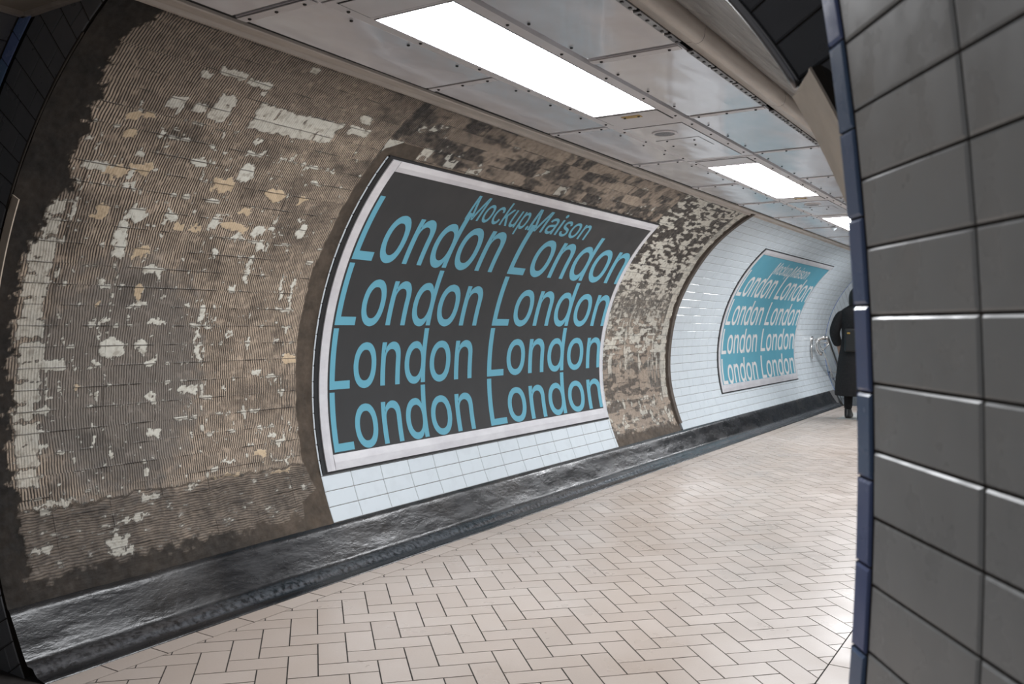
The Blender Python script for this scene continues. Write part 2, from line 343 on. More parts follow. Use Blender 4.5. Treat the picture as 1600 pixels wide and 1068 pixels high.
    edge = sst(Y, 7.66, 7.72)*(S > -.35)*(.45+.3*fbm(Y, S, 30, 3)); pale3 = np.maximum(pale3, edge)
    lowp = (S < -.30)*sst(fbm(Y*1.4, S*1.6, 14, 4), .56, .62)*.62*(S > -.58)
    pale3 = np.maximum(pale3, lowp)
    soot_dark = np.where(z3, np.clip(soot3+.2, 0, 1), soot_dark); pale = np.where(z3, pale3, pale); cream = np.where(z3, 0, cream)
    # smooth mortar: along the arch, beside the poster, above the cove
    e1 = np.interp(S, [-.7,-.62,-.42,-.25,.3,.54,.64,.72,.80,.83,.93,1.14,1.36,1.47,1.63],
                      [1.72,1.71,1.72,1.71,1.715,1.71,1.72,1.745,1.77,1.80,1.785,1.775,1.76,1.755,1.80])
    mort = sst(e1+f1*.09+f2*.04-Y, -.006, .006)
    e2 = np.interp(S, [-.7,-.55,-.5,-.35,.3,.6,.8,1.1,1.3,1.4], [3.02,3.05,3.16,3.11,3.095,3.10,3.13,3.14,3.17,3.30])
    mort = np.maximum(mort, sst(Y-e2+f1*.02, -.005, .005)*(Y < 3.4)*(S < 1.36))
    mort = np.maximum(mort, sst(-S-.60+f1*.12, -.01, .02)*.92)
    mort = np.maximum(mort, sst(Y-7.83+f1*.05, -.004, .004))
    pale *= (1-mort)
    grey = sst(1.15-np.hypot((Y-2.15)/.42, (S-.12)/.52)-f1*.5, 0, .4)*z1+z3*.30  # grey ellipse paints the glare on the near wall; far strip simply greyer
    rdg = np.where(Y < 3.3, 1., np.clip(1-(Y-3.3)/.9, .12, 1)); rdg = np.where(S < -.34, .6*rdg, rdg)
    rad = RT + .0022*(f1*2) + .0035*mort*(f3-.5) - .0025*pale - .0004*seam*(1-mort) + .002*f2
    rad = rad + .010*mort*(Y < 2)*0
    a = S/RT; X = XC-rad*np.cos(a); Z = ZC+rad*np.sin(a)
    V = np.stack([X, Y, Z], -1).reshape(-1, 3)
    ni, nj = Y.shape; I = np.arange(ni*nj).reshape(ni, nj)
    q = np.stack([I[:-1,:-1], I[:-1,1:], I[1:,1:], I[1:,:-1]], -1).reshape(-1, 4)
    yc = Y[:-1,:-1].ravel(); sc = S[:-1,:-1].ravel()
    keep = ~((yc > 3.27) & (yc < 6.42) & (sc < 1.24)); q = q[keep]
    me = bpy.data.meshes.new(name); me.vertices.add(len(V)); me.vertices.foreach_set('co', V.astype(np.float32).ravel())
    me.loops.add(len(q)*4); me.loops.foreach_set('vertex_index', q.astype(np.int32).ravel())
    me.polygons.add(len(q)); me.polygons.foreach_set('loop_start', np.arange(0, len(q)*4, 4, dtype=np.int32))
    me.update(calc_edges=True)
    me.polygons.foreach_set('use_smooth', np.ones(len(q), bool))
    uvl = me.uv_layers.new(name='UVMap'); UV = np.stack([Y.ravel(), S.ravel()], -1)[q.ravel()]
    uvl.data.foreach_set('uv', UV.astype(np.float32).ravel())
    for nm, ch in (('mask_a', (pale, np.clip(soot_dark, 0, 1), mort)), ('mask_b', (cream, rdg, grey))):
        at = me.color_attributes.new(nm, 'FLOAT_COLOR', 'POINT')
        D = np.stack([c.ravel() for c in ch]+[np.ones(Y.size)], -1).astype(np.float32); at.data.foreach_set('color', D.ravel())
    me.materials.append(M['stripped'])
    o = bpy.data.objects.new(name, me); C.objects.link(o); return struct(o)
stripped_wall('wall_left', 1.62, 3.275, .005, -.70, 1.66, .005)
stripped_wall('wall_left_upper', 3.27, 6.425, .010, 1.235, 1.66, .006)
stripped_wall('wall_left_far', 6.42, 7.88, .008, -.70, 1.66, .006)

# ------------------------------------------------------------------ tiled surfaces
def tile_on(mb, P, a0, a1, b0, b1, th=.004, gap=.0016, jit=.0003, seg=2):
    """one pillowed tile; P(a, b, lift) -> point, a along the row, b up"""
    j = [random.uniform(-jit, jit) for _ in range(4)]
    A = [a0+gap+(a1-a0-2*gap)*t for t in (0, .018, 1-.018, 1)] if seg == 2 else [a0+gap, a1-gap]
    B = [b0+gap+(b1-b0-2*gap)*t for t in (0, .035, 1-.035, 1)]
    n = len(mb.v)
    for i, a in enumerate(A):
        for k, b_ in enumerate(B):
            edge = i in (0, len(A)-1) or k in (0, 3)
            ta, tb = i/3., k/3.
            tilt = (j[0]*(1-ta)+j[1]*ta) + (j[2]*(1-tb)+j[3]*tb)
            mb.v.append(tuple(P(a, b_, th*.55 if edge else th+tilt)))
    for i in range(3):
        for k in range(3):
            mb.f.append((n+i*4+k, n+i*4+k+1, n+(i+1)*4+k+1, n+(i+1)*4+k)); mb.m.append(0)
    # skirts
    ring = [n, n+1, n+2, n+3, n+7, n+11, n+15, n+14, n+13, n+12, n+8, n+4]
    base = len(mb.v)
    co = [(A[0],B[0]),(A[0],B[1]),(A[0],B[2]),(A[0],B[3]),(A[1],B[3]),(A[2],B[3]),(A[3],B[3]),(A[3],B[2]),(A[3],B[1]),(A[3],B[0]),(A[2],B[0]),(A[1],B[0])]
    for a, b_ in co: mb.v.append(tuple(P(a, b_, 0)))
    for i in range(12):
        k = (i+1) % 12; mb.f.append((ring[i], base+i, base+k, ring[k])); mb.m.append(0)
def left_tiles(name, Y0, Y1, s0, s1, pitch=(.234, .0803), bond=False, material='white_tile', skip=None, phase=0., r=RT, shear=0.):
    P = lambda a, b, l: (lambda q: (q[0], q[1], q[2]-shear*(q[1]-Y0)))(cyl(b, a, r-l))
    mb = MB(); row = 0; s = s0
    while s < s1-.004:
        se = min(s+pitch[1], s1); off = (phase + (random.choice((0,.25,.5,.5,.75))*pitch[0] if bond else 0)) % pitch[0]
        y = Y0-off
        while y < Y1-.004:
            ya, yb = max(y, Y0), min(y+pitch[0], Y1)
            if yb-ya > .012 and not (skip and skip(ya, yb, s, se)): tile_on(mb, P, ya, yb, s, se)
            y += pitch[0]
        s = se; row += 1
    for i in range(len(mb.f)): pass
    o = mb.build(name, M[material], smooth=False)
    g = MB(); g.grid([[P(y, s0+(s1-s0)*k/40, .0012) for k in range(41)] for y in (Y0, Y1)], flip=True)
    gr = g.build(name+'_grout', M['grout'], o); return struct(o)
# panel under and behind the black poster (stack bond), then the white bay
left_tiles('wall_left_white_panel', 3.213, 6.50, -.686, 1.265, phase=.02,
           skip=lambda a, b, s, t: a > 3.30 and b < 6.44 and s > -.36 and t < 1.2)
left_tiles('wall_left_white_bay', 7.925, 14.30, -.686, 1.66, bond=True,
           skip=lambda a, b, s, t: a > 9.5 and b < 12.35 and s > -.30 and t < 1.15)
# blue edging ring at the end of the bay and the stair tube that sinks beyond it
mb = MB()
k = 0; s = -.70
while s < 1.66:
    tile_on(mb, lambda a, b, l: cyl(b, a, RT-l), 14.30, 14.35, s, s+.1); s += .1
struct(mb.build('trim_blue_ring', M['blue_tile']))
SH = math.tan(R_(33))
def ring_all(name, Y0, Y1, r, material, shear=0., p=(.234, .0803), a0=-40, a1=220, grout='grout'):
    mb = MB(); nb = int(round(R_(a1-a0)*r/p[1])); da = R_(a1-a0)/nb
    P = lambda y, t, l: (XC-(r-l)*math.cos(t), y, ZC+(r-l)*math.sin(t)-shear*(y-Y0))
    for i in range(nb):
        t = R_(a0)+i*da; y = Y0-(i % 2)*p[0]/2
        while y < Y1-.01:
            if min(y+p[0], Y1)-max(y, Y0) > .012: tile_on(mb, P, max(y, Y0), min(y+p[0], Y1), t, t+da)
            y += p[0]
    o = mb.build(name, M[material]); g = MB()
    g.grid([[P(y, R_(a0)+R_(a1-a0)*k/60, .001) for k in range(61)] for y in (Y0, Y1)], flip=True)
    # tile rows are given in angle: gaps handled as angles are tiny, so rebuild spacing here
    g.build(name+'_grout', M[grout], o); return struct(o)
_old = tile_on
def tile_ang(mb, P, y0, y1, t0, t1, r, **kw):
    _old(mb, lambda a, b, l: P(a, b/r, l), y0, y1, t0*r, t1*r, **kw)
def ring_tiles(name, Y0, Y1, r, material, shear=0., p=(.234, .0803), a0=-40, a1=220, grout='grout', front=False):
    mb = MB(); nb = int(round(R_(a1-a0)*r/p[1])); da = R_(a1-a0)/nb
    P = lambda y, t, l: (XC-(r-l)*math.cos(t), y, ZC+(r-l)*math.sin(t)-shear*(y-Y0))
    for i in range(nb):
        t = R_(a0)+i*da; y = Y0-(i % 2)*p[0]/2
        while y < Y1-.01:
            if min(y+p[0], Y1)-max(y, Y0) > .012: tile_ang(mb, P, max(y, Y0), min(y+p[0], Y1), t, t+da, r)
            y += p[0]
    o = mb.build(name, M[material]); g = MB()
    g.grid([[P(y, R_(a0)+R_(a1-a0)*k/60, .001) for k in range(61)] for y in (Y0, Y1)], flip=True)
    g.build(name+'_grout', M[grout], o); return struct(o)
ring_tiles('wall_stair_tube', 14.35, 19.0, RT, 'white_tile', shear=SH)
# right half of the tunnel
ring_tiles('wall_right_tunnel', 1.64, 14.35, RT, 'white_tile', a0=150, a1=212, p=(.30, .16))
M['old_paint'] = grime_mat('old_grey_paint', (.24,.22,.205), (.42,.40,.38), .5, 4, .004, stretch=(6,.7,6))
ring_tiles('wall_right_upper', 1.64, 14.35, RT, 'old_paint', a0=105, a1=150, p=(1.2, .11), grout='grout_dark')

# ------------------------------------------------------------------ dark edge strips of the arch (before the white bay, and where the tunnel starts)
mb = MB()
prof = [(7.865, 0.), (7.865, .018), (7.925, .018), (7.925, 0.)]
ar = [-.62+(1.66+.62)*k/60 for k in range(61)]
mb.grid([[cyl(s, y+.006*math.sin(s*9), RT-l) for (y, l) in prof] for s in ar])
struct(mb.build('trim_arch_edge', grime_mat('arch_edge_cement', (.085,.068,.056), (.13,.107,.09), .8, 12, .002), smooth=False))

# ------------------------------------------------------------------ cove along the floor
def cove(name, Y0, Y1, side=1):
    top = cyl(-.690, 0, RT-.006)
    pr = [(top[0]-.03, top[2]+.004), (top[0], top[2])]
    for k in range(1, 9):
        t = k/8; a = -.690/RT - t*.135
        pr.append((XC-(RT-.010-.012*t)*math.cos(a), ZC+(RT-.010-.012*t)*math.sin(a)))
    x, z = pr[-1]
    pr += [(x+.030, .035), (x+.045, .020), (x+.062, .010), (x+.085, .005), (-2.852, .003), (-2.850, -.01)]
    if side < 0: pr = [(2*XC-a, b_) for a, b_ in pr]
    mb = MB(); ny = int((Y1-Y0)/.06); rows = []
    for i in range(ny+1):
        y = Y0+(Y1-Y0)*i/ny; row = []
        for k, (x, z) in enumerate(pr):
            d = 0 if k in (0, len(pr)-1) else (noise.noise(Vector((y*3, k*.35, side)))-.0)*.0022
            row.append((x+d*side, y, max(z+d*.6, -.01) if k else z))
        rows.append(row)
    mb.grid(rows, flip=side > 0)
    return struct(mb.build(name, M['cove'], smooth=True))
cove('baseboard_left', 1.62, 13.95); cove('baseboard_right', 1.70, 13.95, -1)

# ------------------------------------------------------------------ floor: clay pavers in herringbone between straight borders
def clip(poly, nx, ny, d):
    out = []
    for i in range(len(poly)):
        a, b_ = poly[i], poly[(i+1) % len(poly)]
        da, db = a[0]*nx+a[1]*ny-d, b_[0]*nx+b_[1]*ny-d
        if da <= 0: out.append(a)
        if da*db < 0:
            t = da/(da-db); out.append((a[0]+(b_[0]-a[0])*t, a[1]+(b_[1]-a[1])*t))
    return out
def paver(mb, poly):
    if len(poly) < 3: return
    area = sum(poly[i][0]*poly[(i+1) % len(poly)][1]-poly[(i+1) % len(poly)][0]*poly[i][1] for i in range(len(poly)))/2
    if abs(area) < 2e-4: return
    z = random.uniform(-.0004, .0004); n = len(mb.v); L = len(poly)
    mb.v += [(x, y, z) for x, y in poly] + [(x, y, -.006) for x, y in poly]
    mb.f.append(tuple(range(n, n+L)) if area > 0 else tuple(range(n+L-1, n-1, -1))); mb.m.append(0)
    for i in range(L):
        k2 = (i+1) % L; f = (n+i, n+L+i, n+L+k2, n+k2)
        mb.f.append(f if area > 0 else f[::-1]); mb.m.append(0)
mb = MB(); W = .1036; U0 = .0135; V0 = 3.765; g = .0025
XL, XR = -2.748, -.700; YN, YF = .9, 13.95
def to_xy(u, v): return ((u-v)/2**.5, (u+v)/2**.5)
def brick(u0, u1, v0, v1):
    p = [to_xy(u0+g, v0+g), to_xy(u1-g, v0+g), to_xy(u1-g, v1-g), to_xy(u0+g, v1-g)]
    cx = sum(q[0] for q in p)/4; cy = sum(q[1] for q in p)/4
    if cx < XL-.3 or cx > XR+.3 or cy < YN-.3 or cy > YF+.3: return
    for nx, ny, d in ((-1, 0, -(XL+g)), (1, 0, XR-g), (0, -1, -YN), (0, 1, YF)):
        p = clip(p, nx, ny, d)
        if len(p) < 3: return
    paver(mb, p)
for r in range(-60, 130):
    for c in range(-40, 150):
        k = (c-r) % 4; u = U0+c*W; v = V0+r*W
        if k == 3: brick(u, u+2*W, v, v+W)
        elif k == 2: brick(u, u+W, v-0*W, v+2*W) if False else None
for c in range(-40, 150):
    for r in range(-60, 130):
        if (r-(c-2)) % 4 == 0: brick(U0+c*W, U0+(c+1)*W, V0+r*W, V0+(r+2)*W)
def strip(x0, x1, y0, pitch):
    y = y0
    while y < YF:
        paver(mb, [(x0+g, y+g), (x1-g, y+g), (x1-g, min(y+pitch, YF)-g), (x0+g, min(y+pitch, YF)-g)]); y += pitch
strip(-2.850, XL, 2.617-.2*9, .2); strip(XR, XR+.105, 3.215-.2*11, .2)
x = XR+.105
floor = mb.build('floor', M['floor']); struct(floor)
gm = MB(); gm.box(-3.6, 2.4, -2.5, 13.95, -.12, -.0022); gm.build('paver_grout', M['floor_grout'], floor)
mb2 = MB()
for i in range(-6, 24):
    for j in range(-22, 9):
        x0, y0 = XR+.105+i*.152, -2.4+ (j+22)*.152
        if x0 < 1.6 and y0 < 1.55: paver(mb2, [(x0+g, y0+g), (x0+.152-g, y0+g), (x0+.152-g, y0+.152-g), (x0+g, y0+.152-g)])
struct(mb2.build('floor_near', M['floor']))
# steps sinking beyond the landing
mb = MB()
for k in range(14):
    mb.box(-3.1, -.3, 13.95+.27*k, 13.95+.27*(k+1), -.17*(k+1)-.3, -.17*(k+1)+.0, 0)
struct(mb.build('floor_stairs', grime_mat('stair_concrete', (.10,.095,.09), (.16,.15,.14), .6, 5, .001)))

# ------------------------------------------------------------------ ceiling: backing, edge trims, panels, lamp units
mb = MB(); mb.box(-3.05, -1.13, .35, 14.4, ZCEIL+.035, ZCEIL+.12); struct(mb.build('ceiling', M['dark']))
mb = MB()   # wall-side angle with its dark groove
mb.grid([[(-2.372, y, ZCEIL+.02), (-2.372, y, ZCEIL-.004), (-2.378, y, ZCEIL-.008), (-2.428, y, ZCEIL-.006), (-2.436, y, ZCEIL-.018), (-2.448, y, ZCEIL-.018), (-2.452, y, ZCEIL+.02)] for y in (1.0, 14.35)])
struct(mb.build('trim_ceiling_left', M['trim_beige']))
mb = MB(); mb.box(-2.372, -2.345, 1.0, 14.35, ZCEIL+.006, ZCEIL+.012); struct(mb.build('trim_ceiling_groove', M['dark']))
mb = MB()
bul = [(-1.174, ZCEIL+.02), (-1.174, ZCEIL-.003), (-1.150, ZCEIL-.004), (-1.143, ZCEIL-.009), (-1.134, ZCEIL-.012), (-1.122, ZCEIL-.011), (-1.110, ZCEIL-.005), (-1.104, ZCEIL+.006), (-1.101, ZCEIL+.02)]
for k in range(0):
    t = math.pi/2*k/8; bul.append((-1.138+.040*math.sin(t), ZCEIL-.022+.0+.018*(math.cos(t)-1)+.018 if False else ZCEIL-.006-.016*math.sin(t*2)*.9+.030*(1-math.cos(t))))
bul += [(-1.100, ZCEIL+.050), (-1.118, ZCEIL+.055)]
Ys = [.9, 2.02, 3.015, 4.07, 5.12, 6.17, 7.23, 8.29, 9.36, 10.4, 11.45, 12.5, 13.5, 14.35]
rail = None
t = thing('ceiling_rail', 'long cream painted rail edging the ceiling panels on the side away from the posters', 'rail', (-1.14, 1, ZCEIL))
for i in range(len(Ys)-1):
    m_ = MB(); m_.grid([[(x, y, z) for x, z in bul] for y in (Ys[i]+.0015, Ys[i+1]-.0015)], flip=True)
    m_.build('rail_section', M['rail'], t, smooth=True)
for i in range(len(Ys)-1):
    y0 = Ys[i]+.09; y1 = Ys[i+1]-.03
    while y0 < y1-.05:
        m_ = MB()
        m_.box(-1.203, -1.178, y0, min(y0+.235, y1), ZCEIL-.006, ZCEIL-.001, 0)
        for q in range(4):
            if y0+.03+q*.062 < y1: m_.box(-1.196, -1.186, y0+.02+q*.062, y0+.03+q*.062, ZCEIL-.009, ZCEIL-.0055, 1)
        y0 += .26
        m_.build('hinge', [M['hinge'], M['screw']], t)

mb = MB(); mb.box(-1.155, -1.125, .9, 14.35, ZCEIL+.02, ZCEIL+.26); struct(mb.build('trim_shadow_fascia', M['mortar']))  # dark strip added to stand for the shadow behind the rail
ordn = ['first', 'second', 'third', 'fourth', 'fifth', 'sixth', 'seventh', 'eighth', 'ninth', 'tenth', 'eleventh', 'twelfth', 'thirteenth']
def screw_mesh():
    mb = MB(); k = 8
    for (r, z) in ((.0065, 0), (.0060, -.003), (.003, -.0048)):
        for j in range(k): mb.v.append((r*math.cos(j*math.tau/k), r*math.sin(j*math.tau/k), z))
    for L in range(2):
        for j in range(k): mb.f.append((L*k+j, L*k+(j+1) % k, (L+1)*k+(j+1) % k, (L+1)*k+j)); mb.m.append(0)
    mb.f.append(tuple(2*k+j for j in range(k))); mb.m.append(0)
    me = bpy.data.meshes.new('screw'); me.from_pydata(mb.v, [], mb.f); me.materials.append(M['screw']); return me
SCREW = screw_mesh()
def screw(parent, x, y, z):
    o = bpy.data.objects.new('screw', SCREW); C.objects.link(o); o.parent = parent
    o.matrix_parent_inverse = Matrix.Translation(-Vector(parent.location)); o.location = (x, y, z)
def side_panel(x0, x1, y0, y1, side, i):
    where = 'on the poster side' if side == 'l' else 'on the rail side'
    near = {0: ', nearest the camera', 1: ', second from the camera'}.get(i, ', %s from the camera' % ordn[i])
    if side == 'r': near = ', just out of view' if i == 0 else (', nearest the camera' if i == 1 else ', %s from the camera' % ordn[i-1])
    t = thing('ceiling_tile', 'glossy white enamel ceiling panel %s of the lamps%s' % (where, near), 'ceiling panel', ((x0+x1)/2, (y0+y1)/2, ZCEIL), 'glossy ceiling panels beside the lamp units')
    mb = MB(); dz = random.uniform(-.002, .002); tz = random.uniform(-.003, .003)
    n = 0; z = ZCEIL
    P = lambda x, y, dzz=0: (x, y, z+dz+tz*((y-y0)/(y1-y0)-.5)+dzz)
    a, b_, c, d = x0, x1, y0+.0065, y1-.0065
    mb.v += [P(a,c), P(b_,c), P(b_,d), P(a,d), P(a,c,.012), P(b_,c,.012), P(b_,d,.012), P(a,d,.012)]
    for f in ((0,3,2,1),(4,5,6,7),(0,1,5,4),(1,2,6,5),(2,3,7,6),(3,0,4,7)): mb.f.append(f); mb.m.append(0)
    bevel(mb.build('panel_sheet', M['ceil'], t), .0015)
    f = MB(); w_ = .045   # flange folded along the near edge
    f.box(a+.002, b_-.002, c+.004, c+w_, z+dz-.0045, z+dz-.0015)
    f.build('edge_flange', M['ceil_frame'], t)
    if y0 < 9:
        for q in range(3): screw(t, a+(b_-a)*(.12+.38*q), c+.026, z+dz-.005)
        e = b_-.022 if side == 'l' else a+.022
        for q in range(3): screw(t, e, c+.22+.3*q, z+dz-.003)
YL = [1.0, 1.98]+Ys[2:]
for i in range(len(YL)-1): side_panel(-2.345, -2.011, YL[i], YL[i+1], 'l', i)
for i in range(len(Ys)-1): side_panel(-1.569, -1.204, Ys[i], Ys[i+1], 'r', i)

def plate_hole(mb, x0, x1, y0, y1, hx0, hx1, hy0, hy1, z0, z1):
    mb.box(x0, hx0, y0, y1, z0, z1); mb.box(hx1, x1, y0, y1, z0, z1)
    mb.box(hx0, hx1, y0, hy0, z0, z1); mb.box(hx0, hx1, hy1, y1, z0, z1)
lampn = {0: 'long fluorescent ceiling lamp unit nearest the camera, before the round speaker grille', 1: 'second fluorescent ceiling lamp unit from the camera, behind the round speaker grille',
         2: 'third fluorescent ceiling lamp unit, its far end cut by the blue tiled jamb', 3: 'far fluorescent ceiling lamp unit hidden past the jamb near the stairs'}
def lamp_unit(i, y0, y1, l0, l1):
    t = thing('ceiling_lamp', lampn[i], 'ceiling lamp', (-1.79, (l0+l1)/2, ZCEIL), 'fluorescent ceiling lamp units')
    a, b_ = -1.997, -1.583; z = ZCEIL-.008
    mb = MB(); plate_hole(mb, a, b_, y0+.003, y1-.003, -1.948, -1.632, l0, l1, z, z+.02)
    mb.build('lamp_frame', M['ceil_frame'], t)
    mb = MB(); n = 24   # slightly bowed diffuser
    mb.grid([[(-1.948+.316*j/8, l0+(l1-l0)*k/2, z+.006-.002*math.sin(math.pi*j/8)) for j in range(9)] for k in range(3)])
    mb.build('diffuser', M['diffuser'], t, smooth=True)
    mb = MB(); e = .004
    plate_hole(mb, -1.948-e, -1.632+e, l0-e, l1+e, -1.948, -1.632, l0, l1, z-.003, z-.0005); mb.build('diffuser_bead', M['steel_trim'], t)
    for (c, d) in ((l1+.035, min(l1+.225, y1-.02)), (y0+.03, l0-.025)):
        if d-c < .06: continue
        mb = MB(); mb.box(-1.955, -1.632, c-.006, d+.006, z-.0008, z-.0002, 1); mb.box(-1.948, -1.638, c, d, z-.003, z-.001, 0)
        mb.build('end_plate', [M['ceil_frame'], M['dark']], t)
    c = l1+.035
    mb = MB(); mb.box(-1.838, -1.742, c+.035, c+.075, z-.0055, z-.003); br = mb.build('brass_label', M['brass'], t); br['label'] = 'small brass maker\'s plate with two screws'
    for x in (-1.826, -1.754): screw(br, x, c+.055, z-.0055)
    for q in range(6):
        for x in (-1.975, -1.605): screw(t, x, y0+.1+q*(y1-y0-.2)/5, z-.0005)
    return t
units = [(2.03, 4.10, 2.232, 3.815), (5.17, 7.25, 5.415, 6.985), (8.30, 10.38, 8.50, 10.08), (11.45, 13.5, 11.65, 13.22)]
for i, u_ in enumerate(units): lamp_unit(i, *u_)
def disc(mb, x, y, z0, prof, k=32, m=0):
    n = len(mb.v)
    for r, z in prof:
        for j in range(k): mb.v.append((x+r*math.cos(j*math.tau/k), y+r*math.sin(j*math.tau/k), z0+z))
    for L in range(len(prof)-1):
        for j in range(k): mb.f.append((n+L*k+j, n+L*k+(j+1) % k, n+(L+1)*k+(j+1) % k, n+(L+1)*k+j)); mb.m.append(m)
    L = len(prof)-1; mb.f.append(tuple(n+L*k+j for j in range(k))); mb.m.append(m)
M['grille'] = mat('perforated_grille', (.17,.17,.175), .5, .3); n = N(M['grille'])
vo = n.new('ShaderNodeTexVoronoi'); n.set(vo.inputs['Vector'], n.obj()); vo.inputs['Scale'].default_value = 220
n.out(Base_Color=n.mix(n.mapr(vo.outputs['Distance'], .25, .35), (.03,.03,.03), (.26,.26,.27)))
spk = {0: 'plain white ceiling access unit before the first lamp', 1: 'white ceiling speaker unit with round grille and hatch between the first two lamps', 2: 'white ceiling speaker unit between the second and third lamps', 3: 'white ceiling speaker unit beyond the third lamp from the camera'}
for i, (y0, y1) in enumerate(((.9, 2.03), (4.10, 5.17), (7.25, 8.30), (10.38, 11.45), (13.5, 14.35))):
    t = thing('speaker_unit', spk.get(i, 'last white ceiling unit above the stair landing'), 'ceiling speaker', (-1.79, (y0+y1)/2, ZCEIL), 'white ceiling units between the lamps')
    z = ZCEIL-.006
    mb = MB(); mb.box(-1.997, -1.583, y0+.003, y1-.003, z, z+.018); bevel(mb.build('unit_plate', M['ceil_frame'], t), .0015)
    mb = MB(); a, b_, c, d = -1.953, -1.633, y0+.055, y1-.065
    mb.box(a, b_, c, d, z-.0006, z-.0001, 1); mb.box(a+.003, b_-.003, c+.003, d-.004, z-.0035, z-.0008, 0)
    mb.build('inner_door', [M['ceil'], M['dark']], t)
    if i:
        cy = y0+.222; cx = -1.793
        mb = MB(); disc(mb, cx, cy, z-.0035, [(.066, 0), (.066, -.006), (.062, -.008), (.053, -.008), (.053, -.004)], m=0); mb.build('speaker_rim', M['ceil_frame'], t, smooth=False)
        mb = MB(); disc(mb, cx, cy, z-.0035, [(.0525, -.0045), (.03, -.0075), (.01, -.0085)]); mb.build('speaker_grille', M['grille'], t, smooth=True)
        mb = MB(); mb.box(-1.917, -1.672, y0+.395, y0+.635, z-.0042, z-.0036, 1); mb.box(-1.915, -1.674, y0+.397, y0+.633, z-.0052, z-.0040, 0)
        h_ = mb.build('hatch', [M['ceil'], M['dark']], t)
        for (x, y) in ((-1.86, y0+.42), (-1.72, y0+.46), (-1.88, y0+.56), (-1.76, y0+.585)): screw(h_, x, y, z-.005); 
    if y0 < 9:
        for q in range(4):
            for x in (-1.975, -1.605): screw(t, x, y0+.12+q*(y1-y0-.24)/3, z)
for o in list(C.objects):   # screws on plates hang directly under their plate
    if o.name.startswith('screw') and o.parent and o.parent.parent: o.matrix_parent_inverse = Matrix.Translation(-Vector(o.parent.parent.location)) if False else Matrix.Identity(4)
mb = MB(); disc(mb, -2.03, 9.36, ZCEIL-.009, [(.03, 0), (.028, -.012), (.012, -.022), (.004, -.030)], 16)
tag(mb.build('ceiling_sensor', M['white_tile'], smooth=True), 'small round white fitting under the ceiling by the third lamp', 'ceiling sensor')

# ------------------------------------------------------------------ portal: near mouth of the tunnel
YP = 1.60
def annulus_tiles(name, y, r_edges, a0, a1, da, stag, material='dark_tile', cond=None):
    """flat ring facing the camera, tiles laid radially; angle measured from straight up, + = right"""
    mb = MB()
    P = lambda rr, tt, l: (XC+rr*math.sin(tt/rr if False else tt), y-l, ZC+rr*math.cos(tt))
    for i in range(int((a1-a0)/da)):
        t0 = R_(a0+i*da); t1 = R_(a0+(i+1)*da)
        es = list(r_edges)
        if stag and i % 2: es = [es[0]] + [(es[k]+es[k+1])/2 for k in range(len(es)-1)] + [es[-1]]
        for k in range(len(es)-1):
            ra, rb = es[k], es[k+1]; g_ = .0016; n = len(mb.v); rm = (ra+rb)/2
            for q, (r_, t_) in enumerate(((ra+g_, t0+g_/ra), (rb-g_, t0+g_/rb), (rb-g_, t1-g_/rb), (ra+g_, t1-g_/ra))):
                mb.v.append(P(r_, t_, .001))
            ins = .003
            j = random.uniform(-.0006, .0006)
            for q, (r_, t_) in enumerate(((ra+g_+ins, t0+(g_+ins)/ra), (rb-g_-ins, t0+(g_+ins)/rb), (rb-g_-ins, t1-(g_+ins)/rb), (ra+g_+ins, t1-(g_+ins)/ra))):
                mb.v.append(P(r_, t_, .004+j*(1 if q < 2 else -1)))
            mb.f += [(n+4,n+5,n+6,n+7), (n,n+1,n+5,n+4), (n+1,n+2,n+6,n+5), (n+2,n+3,n+7,n+6), (n+3,n,n+4,n+7)]; mb.m += [0]*5
    o = mb.build(name, M[material])
    g = MB(); k = 60
    g.grid([[P(r_, R_(a0+(a1-a0)*q/k), 0) for q in range(k+1)] for r_ in (r_edges[0], r_edges[-1])])
    g.build(name+'_grout', M['grout_dark'], o); return struct(o)
annulus_tiles('wall_portal_left', 1.615, [1.527, 1.65, 1.77], -132.0, -26.0, 3.05, True)
annulus_tiles('wall_portal_right', YP, [1.505, 1.74, 1.98], 38.2, 132, 3.05, False)
# solid ring of masonry behind both faces
def ring_solid(name, y0, y1, r0, r1, a0, a1, m_, k=60):
    mb = MB(); P = lambda r_, y, t: (XC+r_*math.sin(t), y, ZC+r_*math.cos(t)); rows = []
    for q in range(k+1):
        t = R_(a0+(a1-a0)*q/k); rows.append([P(r0, y0, t), P(r1, y0, t), P(r1, y1, t), P(r0, y1, t), P(r0, y0, t)])
    mb.grid(rows)
    e = rows[0]; mb.quad(*e[:4]); e = rows[-1]; mb.quad(*e[:4][::-1])
    return mb.build(name, m_)
struct(ring_solid('wall_portal_left_core', 1.618, 1.75, 1.530, 1.84, -133, -25.5, M['mortar']))
struct(ring_solid('wall_portal_right_core', YP+.003, 1.75, 1.53, 2.1, 38, 133, M['mortar']))
